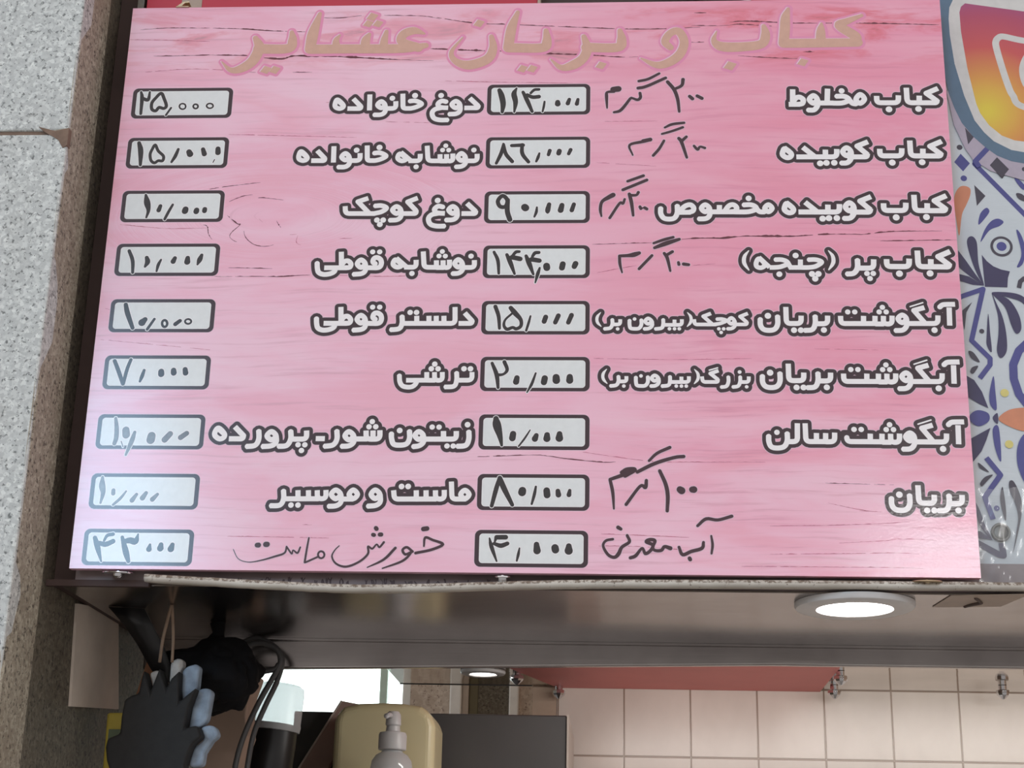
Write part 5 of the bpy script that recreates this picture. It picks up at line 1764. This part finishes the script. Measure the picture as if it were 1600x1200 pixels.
screw(-0.535, 2.0455, M['chrome'], 'shiny flat screw washer under the left end of the menu board', 0.012)
screw(-0.019, 2.0455, M['chrome'], 'small bright screw under the middle of the menu board', 0.006)
screw(0.532, 2.0455, M['brass'], 'dull brassy screw and washer under the right end of the menu board', 0.011)
clip = box('board_clip', -0.534, -0.514, -0.002, 0.049, 2.9098, 2.9115, M['brass'], bevel=0.0005)
tag(clip, 'small bent metal clip on the top left edge of the menu board', 'clip')
lip = slab('clip_hook', [(-0.532, 2.9116), (-0.525, 2.9116), (-0.521, 2.9165), (-0.514, 2.9175), (-0.515, 2.9195), (-0.523, 2.9185), (-0.529, 2.914)], -0.002, 0.010, M['brass'])
lip.parent = clip

# red sign faces showing over the top of the board
r1 = box('red_sign', -0.590, 0.010, 0.030, 0.0499, 2.86, 3.25, M['red'], bevel=0.001)
tag(r1, 'red sign face above the left half of the menu board', 'sign')
r2 = box('red_sign', 0.330, 0.586, 0.030, 0.0499, 2.86, 3.25, M['red'], bevel=0.001)
tag(r2, 'red sign face above the right end of the menu board', 'sign')
tag(box('sign_edge_strip', 0.0102, 0.0145, 0.026, 0.0499, 2.86, 3.25, M['beige_tape']), 'thin pale strip at the end of the left red sign', 'strip')
tag(slab('sign_edge_strip', [(0.18, 2.955), (0.329, 2.930), (0.329, 2.938), (0.18, 2.975)], 0.034, 0.0499, M['pale_trim']), 'thin pale strip slanting beside the right red sign', 'strip')
tag(box('steel_strip', -0.604, -0.594, 0.030, 0.0499, 2.86, 3.25, M['zinc']), 'grey metal strip between the stone pillar and the red sign', 'strip')
patch = box('beige_sticker', -0.535, -0.504, 0.0290, 0.0299, 2.88, 2.975, M['beige_tape'])
tag(patch, 'beige sticker with a dark stain on the left red sign', 'sticker')

# ================================================================ printed banner on the right
ban = thing('printed_banner', (0.66, 0.04, 2.07), 'white banner with blue folk pattern and a camera app emblem right of the menu', 'banner')
adopt(box('banner_sheet', 0.575, 0.80, 0.0405, 0.0495, 2.0745, 3.3, M['ban_ground']), ban)
keys = ['blue', 'dark', 'navy', 'orange', 'yellow', 'teal', 'white', 'mauve', 'ground', 'gradient']


def clip_x(p, lim=1398.0):
    """trim an outline at the banner's right edge"""
    out = []
    for a, b in zip(p, p[1:] + p[:1]):
        if a[0] <= lim:
            out.append(a)
        if (a[0] - lim) * (b[0] - lim) < 0:
            k = (lim - a[0]) / (b[0] - a[0])
            out.append((lim, a[1] + k * (b[1] - a[1])))
    return out


def ban_layers(items, start):
    layers = []
    for i, (c, k, w, d) in enumerate(items):
        raw = [tuple(d[j:j + 2]) for j in range(0, len(d), 2)]
        if k == 'e':
            polys = [disc(raw[0], w, 32)]
        elif k == 'p':
            polys = [raw]
        elif k == 'c':
            polys = [catmull(raw, 6, True)]
        elif k == 'l':
            polys = all_polys([('c' if c == 'white' or len(raw) > 5 and w > 12 else 'l', w, d)])
        else:
            polys = all_polys([('o', w, d)])
        polys = [q for q in (clip_x(p) for p in polys) if len(q) > 2]
        layers.append((polys, start + 0.03 * i, keys.index(c)))
    return layers


split = [i for i, s in enumerate(BANNER_PRINT) if s[0] == 'mauve'][0]
bm_mats = [M['ban_' + k] for k in keys]
adopt(flat_mesh(ban_layers(BANNER_PRINT[:split], 0.05), 'pattern_print', 0.0405, bm_mats, None), ban)
adopt(flat_mesh(ban_layers(BANNER_PRINT[split:], 1.6), 'emblem_print', 0.0405, bm_mats, None), ban)
tag(box('banner_rail', 0.572, 0.95, 0.030, 0.0495, 2.052, 2.0740, M['dark_metal'], bevel=0.002), 'dark metal rail under the foot of the printed banner', 'rail')

wsh = thing('banner_washer', (0.6385, 0.0375, 2.1195), 'round grey washer and screw pinning the banner near its foot', 'washer')
rx = Matrix.Rotation(math.radians(90), 4, 'X')
lathe('washer_ring', [(0.0085, -0.0035), (0.0128, -0.0035), (0.0128, 0.0005), (0.0118, 0.0022), (0.0100, 0.0022), (0.0088, 0.0008), (0.0085, 0.0)], M['zinc'], wsh, 36, rx)
lathe('screw_head', [(0, 0.0008), (0.0045, 0.0006), (0.0086, -0.0006), (0.0086, -0.003), (0, -0.003)], M['zinc'], wsh, 28, rx)
bx = box('screw_slot', -0.0006, 0.0006, -0.0013, -0.0005, -0.0075, 0.0075, M['dark_metal'], wsh)

bm = bmesh.new()
NX, NZ = 46, 40
grid = []
for i in range(NX + 1):
    colv = []
    for k in range(NZ + 1):
        x = 0.603 + 0.19 * i / NX
        z = 2.049 + 0.125 * k / NZ
        w = Vector((x * 30 + z * 14, z * 9, 0.3))
        f = 0.004 * noise.noise(w) + 0.003 * abs(noise.noise(Vector((x * 70 - z * 25, z * 22, 2.0))))
        top = 0.010 * noise.noise(Vector((x * 25, 5, 0))) if k > NZ * 0.7 else 0
        colv.append(bm.verts.new((x, 0.0250 - f, z + top * (k / NZ))))
    grid.append(colv)
for i in range(NX):
    for k in range(NZ):
        bm.faces.new((grid[i][k], grid[i + 1][k], grid[i + 1][k + 1], grid[i][k + 1]))
tag(from_bm('wrapping_film', bm, M['film'], smooth=True), 'crumpled clear plastic film wrapped over the foot of the banner', 'film')

# ================================================================ lamps
def downlight(x, y, z, r, ri, lamp, label):
    o = thing('downlight', (x, y, z), label, 'lamp', 'round ceiling downlights')
    lathe('lamp_ring', [(ri, -0.006), (ri + 0.002, -0.0095), (r - 0.010, -0.0105), (r - 0.002, -0.008), (r, -0.005), (r, -0.0002), (0, -0.0002)], M['lamp_ring'], o, 64)
    lathe('diffuser', [(0, -0.0075), (ri, -0.0072), (ri, -0.0060)], lamp, o, 48)
    return o


downlight(0.4505, 0.090, 2.0329, 0.080, 0.0495, M['lamp'], 'large lit round downlight in the steel hood right of centre')
downlight(-0.150, 1.33, 2.1205, 0.048, 0.028, M['lamp_far'], 'small lit downlight on the polished ceiling sheet behind the hood')

# beige tape stuck on the hood
tp = thing('peeling_tape', (0.61, 0.06, 2.0325), 'beige piece of tape peeling on the hood right of the large downlight', 'tape')
bm = bmesh.new()
for quad in ([(0.557, 0.108), (0.566, 0.028), (0.612, 0.020), (0.606, 0.105)], [(0.606, 0.105), (0.612, 0.020), (0.664, 0.012), (0.646, 0.098)]):
    a = [bm.verts.new((x, y, 2.0326)) for x, y in quad]
    f = bm.faces.new(a)
    ret = bmesh.ops.extrude_face_region(bm, geom=[f])
    for v in ret['geom']:
        if isinstance(v, bmesh.types.BMVert):
            v.co.z -= 0.0007
adopt(from_bm('tape_sheet', bm, M['beige_tape']), tp)
bm = tube_bm([(0.598, 0.098, 2.0315), (0.604, 0.080, 2.0305), (0.613, 0.066, 2.0300), (0.606, 0.050, 2.0305), (0.600, 0.040, 2.0315)], 0.0022, 8)
adopt(from_bm('tape_fold', bm, M['dark_line'], smooth=True), tp)

# pink sheet and chrome nuts under the polished ceiling
pink = slab('pink_sheet', [(0, 0), (1, 0), (1, 1)], 0, 1, M['pink_acrylic'])
bm = bmesh.new()
a = [bm.verts.new((x, y, 2.1205)) for x, y in ((0.001, 1.548), (0.584, 1.548), (0.578, 0.62), (-0.30, 0.62))]
f = bm.faces.new(a)
ret = bmesh.ops.extrude_face_region(bm, geom=[f])
for v in ret['geom']:
    if isinstance(v, bmesh.types.BMVert):
        v.co.z -= 0.004
bmesh.ops.recalc_face_normals(bm, faces=bm.faces)
bm.to_mesh(pink.data)
bm.free()
tag(pink, 'pink acrylic sheet fixed under the ceiling behind the hood', 'panel')


def nut(x, y, label, z=2.1205):
    o = thing('chrome_nut', (x, y, z), label, 'nut', 'chrome cap nuts under the ceiling')
    lathe('cap', [(0, -0.030), (0.004, -0.0285), (0.0125, -0.021), (0.0145, -0.017), (0.0145, -0.011), (0.0125, -0.0095), (0, -0.0095)], M['chrome'], o, 10, None, False)
    lathe('stem', [(0.009, -0.0095), (0.009, -0.0002)], M['chrome'], o, 20)
    return o


nut(0.005, 1.515, 'chrome cap nut at the left corner of the pink ceiling sheet', 2.1164)
nut(-0.078, 1.33, 'chrome cap nut half hidden by the hood left of the pink sheet', 2.1205)
nut(0.606, 1.475, 'chrome cap nut beside the right end of the pink sheet, near the tiles')
nut(0.592, 1.27, 'chrome cap nut beside the right end of the pink sheet, against the hood')
nut(0.958, 1.44, 'chrome cap nut under the ceiling at the far right')

# ================================================================ things under the hood on the left
# worn coated work glove on a string
GX = lambda x: -0.6165 + (150 + x / 5.926 - 150) * 0.000927
GZ = lambda y: 1.9685 - (y / 5.926) * 0.000900
gp = lambda pts: [(GX(x), GZ(y)) for x, y in pts]
glove = thing('work_glove', (-0.51, 0.20, 1.80), 'black rubber coated work glove with blue grey finger backs hanging on a string', 'glove')
palm = slab('palm', gp([(320, 600), (335, 440), (400, 400), (455, 385), (470, 250), (488, 160), (520, 250), (562, 365), (590, 270), (627, 140), (660, 220), (705, 335), (745, 240), (815, 165),
                        (820, 300), (835, 455), (890, 400), (985, 318), (960, 400), (930, 490), (905, 700), (960, 680), (1022, 668), (1066, 765), (990, 830), (960, 920), (935, 1020), (950, 1180), (300, 1180), (225, 1000), (203, 880), (212, 800), (322, 755)]),
            0.185, 0.215, M['rubber'], bevel=0.004)
adopt(palm, glove)
for pts, mat, y in (([(496, 165), (560, 145), (622, 150), (600, 270), (566, 362), (530, 270)], 'knit_pale', 0.205),
                    ([(688, 62), (745, 32), (803, 35), (806, 110), (760, 230), (712, 335), (692, 240)], 'knit_pale', 0.205),
                    ([(808, 150), (850, 105), (920, 85), (968, 95), (964, 310), (900, 400), (838, 460), (818, 330)], 'knit', 0.203),
                    ([(965, 320), (1040, 300), (1100, 325), (1075, 600), (1010, 668), (908, 695), (925, 500)], 'knit', 0.206),
                    ([(1010, 668), (1090, 640), (1150, 660), (1188, 740), (1130, 790), (1070, 900), (1060, 1020), (935, 1030), (960, 860), (1060, 770)], 'knit', 0.209)):
    adopt(slab('finger_back', gp(pts), y, y + 0.024, M[mat], bevel=0.006), glove)
bm = tube_bm(catmull([(-0.5015, 0.16, 2.0327), (-0.5075, 0.165, 2.008), (-0.514, 0.175, 1.985), (-0.519, 0.187, 1.955)], 5), 0.0024, 8)
tube_bm(catmull([(-0.5010, 0.16, 2.0327), (-0.4990, 0.165, 2.008), (-0.499, 0.175, 1.985), (-0.501, 0.187, 1.955)], 5), 0.0022, 8, bm)
adopt(from_bm('hanging_string', bm, M['cord'], smooth=True), glove)

# paper card on the pillar's side
bm = bmesh.new()
q = [(-0.6372, 0.145, 2.030), (-0.6372, 0.335, 2.055), (-0.6372, 0.385, 1.912), (-0.6372, 0.165, 1.888)]
a = [bm.verts.new(p) for p in q]
f = bm.faces.new(a)
ret = bmesh.ops.extrude_face_region(bm, geom=[f])
for v in ret['geom']:
    if isinstance(v, bmesh.types.BMVert):
        v.co.x += 0.004
tag(from_bm('paper_card', bm, M['paper']), 'plain dusty card on the side of the stone pillar', 'card')

tag(slab('wood_offcut', [(-0.570, 1.978), (-0.545, 1.980), (-0.540, 1.850), (-0.592, 1.850), (-0.590, 1.895)], 0.300, 0.318, M['rust_wood'], bevel=0.001), 'orange brown wood offcut between the card and the glove', 'wood')
bag = slab('yellow_packet', [(-0.612, 1.892), (-0.560, 1.893), (-0.556, 1.80), (-0.610, 1.80)], 0.262, 0.285, M['yellow_bag'], bevel=0.004)
tag(bag, 'yellow packet with a dull green patch below the card', 'packet')
gpch = slab('green_patch', [(-0.606, 1.868), (-0.578, 1.868), (-0.577, 1.846), (-0.606, 1.846)], 0.2605, 0.2618, M['green_patch'])
gpch.parent = bag

# black strap and black bag hanging from the hood
strap = bmesh.new()
prev = None
for x, z, w, y in ((-0.575, 2.0325, 0.050, 0.18), (-0.560, 2.010, 0.040, 0.20), (-0.546, 1.985, 0.036, 0.22), (-0.532, 1.955, 0.030, 0.235), (-0.526, 1.935, 0.014, 0.24)):
    row = [strap.verts.new(p) for p in ((x - w / 2, y, z), (x + w / 2, y + 0.01, z), (x + w / 2, y + 0.014, z), (x - w / 2, y + 0.004, z))]
    if prev:
        for k in range(4):
            strap.faces.new((prev[k], prev[(k + 1) % 4], row[(k + 1) % 4], row[k]))
    else:
        strap.faces.new(row)
    prev = row
strap.faces.new(prev)
tag(from_bm('black_strap', strap, M['black'], smooth=True), 'wide black strap hanging from the hood behind the string', 'strap')

bm = bmesh.new()
bmesh.ops.create_icosphere(bm, subdivisions=5, radius=1)
for v in bm.verts:
    p = v.co.copy()
    d = 1 + 0.30 * noise.noise(p * 1.5 + Vector((3, 1, 0))) + 0.16 * abs(noise.noise(p * 2.6)) + 0.02 * noise.noise(p * 7)
    v.co = Vector((p.x * 0.072 * d, p.y * 0.05 * d, p.z * 0.050 * d - 0.012 * max(0.0, noise.noise(p * 3.1 + Vector((0, 0, 5)))) * (p.z < 0)))
o = from_bm('black_bag', bm, M['black_bag'], smooth=True)
o.location = (-0.470, 0.30, 1.955)
knot = from_bm('bag_knot', tube_bm([(0.0, 0.0, 0.045), (0.004, 0.0, 0.062), (0.002, 0.0, 0.0775)], [0.016, 0.009, 0.012], 10), M['black_bag'], o, True)
tag(o, 'crumpled black plastic bag hanging behind the glove', 'bag')

# cardboard, cable, lidded container
cx = lambda px: -0.514 + (px - 340) * 0.001045 * 1.02
cz = lambda py: 2.003 - (py - 1035) * 0.001
tag(slab('cardboard_box', [(cx(x), cz(y)) for x, y in ((340, 1045), (362, 1040), (400, 1052), (391, 1085), (390, 1120), (394, 1150), (384, 1185), (372, 1235), (318, 1235), (322, 1110))],
         0.50, 0.57, M['carton'], bevel=0.003), 'torn brown cardboard piece between the glove and the bright window', 'cardboard')
cable = bmesh.new()
C0 = lambda px, py: (-0.445 + (px - 385) * 0.00100, 0.40, 2.032 - (py - 990) * 0.00098)
tube_bm(catmull([C0(372, 1022), C0(385, 1008), C0(408, 1003), C0(432, 1012), C0(440, 1028), C0(436, 1045), C0(414, 1090), C0(396, 1135), C0(384, 1180), C0(378, 1240)], 6), 0.0044, 10, cable)
tube_bm(catmull([(a, b + 0.008, c) for a, b, c in (C0(374, 1002), C0(398, 994), C0(425, 1005), C0(441, 1026), C0(436, 1060), C0(420, 1100), C0(406, 1140), C0(400, 1180), C0(396, 1240))], 6), 0.0042, 10, cable)
tube_bm(catmull([C0(396, 1058), C0(412, 1049), C0(432, 1044), C0(438, 1036)], 6), 0.0044, 10, cable)
tag(from_bm('black_cable', cable, M['dark_metal'], smooth=True), 'looped dark cable hanging in front of the bright window', 'cable')

jar = thing('lidded_container', (-0.479, 0.72, 1.80), 'dark container with a frosted clear lid beside the cable', 'container')
jm = Matrix.Translation((0.008, 0, 0.0)) @ Matrix.Rotation(math.radians(5), 4, 'Y')
lathe('container_body', [(0, 0.0), (0.038, 0.0), (0.041, 0.01), (0.0415, 0.10), (0.040, 0.125), (0.040, 0.132), (0, 0.132)], M['black'], jar, 40, jm)
lathe('frosted_lid', [(0.043, 0.120), (0.0445, 0.121), (0.0455, 0.130), (0.0445, 0.135), (0.0438, 0.187), (0.0415, 0.196), (0.034, 0.2005), (0, 0.202)], M['frost'], jar, 48, jm)

tag(box('grey_cabinet', -0.503, 0.036, 1.10, 1.50, 1.801, 2.001, M['dark_metal'], bevel=0.003), 'dark grey metal cabinet on the shelf in front of the tiles', 'cabinet')
cab = bpy.data.objects['grey_cabinet']
tr = box('cabinet_trim', 0.0362, 0.0400, 1.095, 1.50, 1.801, 2.002, M['pale_trim'])
tr.parent = cab

pl = thing('wooden_plank', (-0.46, 1.0, 1.80), 'raw wooden plank leaning beside the cream dispenser', 'plank')
adopt(slab('plank_board', [(-0.4010, 2.0170), (-0.3650, 2.0110), (-0.462, 1.802), (-0.526, 1.802)], 1.060, 1.082, M['plank'], bevel=0.001), pl)
adopt(slab('plank_edge', [(-0.4045, 2.0180), (-0.4010, 2.0170), (-0.526, 1.802), (-0.5305, 1.802)], 1.058, 1.083, M['plank_edge']), pl)

disp = thing('paper_dispenser', (-0.285, 0.95, 1.80), 'cream plastic paper towel dispenser with rounded top in front of the grey cabinet', 'dispenser')
prof = [(-0.388, 1.801), (-0.388, 1.960), (-0.384, 1.976), (-0.372, 1.9865), (-0.345, 1.9935), (-0.300, 1.9955), (-0.262, 1.9945), (-0.228, 1.990), (-0.208, 1.978), (-0.2005, 1.955), (-0.2000, 1.801)]
o = slab('dispenser_cover', prof, 0.90, 1.055, M['cream'], bevel=0.022, segs=5)
adopt(o, disp)
for p in o.data.polygons:
    p.use_smooth = False

pb = thing('pump_bottle', (-0.2635, 0.80, 1.80), 'cloudy plastic pump bottle in front of the cream dispenser', 'bottle')
lathe('bottle_body', [(0, 0.0), (0.034, 0.0), (0.037, 0.004), (0.037, 0.068), (0.035, 0.080), (0.028, 0.090), (0.019, 0.095), (0.018, 0.098), (0, 0.098)], M['bottle'], pb, 48)
lathe('bottle_collar', [(0.0, 0.0985), (0.0235, 0.0985), (0.025, 0.100), (0.025, 0.124), (0.023, 0.129), (0.013, 0.131), (0.012, 0.140), (0, 0.140)], M['pump'], pb, 40)
lathe('pump_head', [(0.0, 0.1402), (0.0115, 0.1402), (0.014, 0.143), (0.013, 0.160), (0.009, 0.166), (0, 0.167)], M['pump'], pb, 32)
bm = tube_bm([(-0.002, -0.006, 0.156), (-0.006, -0.020, 0.158), (-0.008, -0.036, 0.154)], 0.0048, 10)
from_bm('pump_nozzle', bm, M['pump'], pb, True)
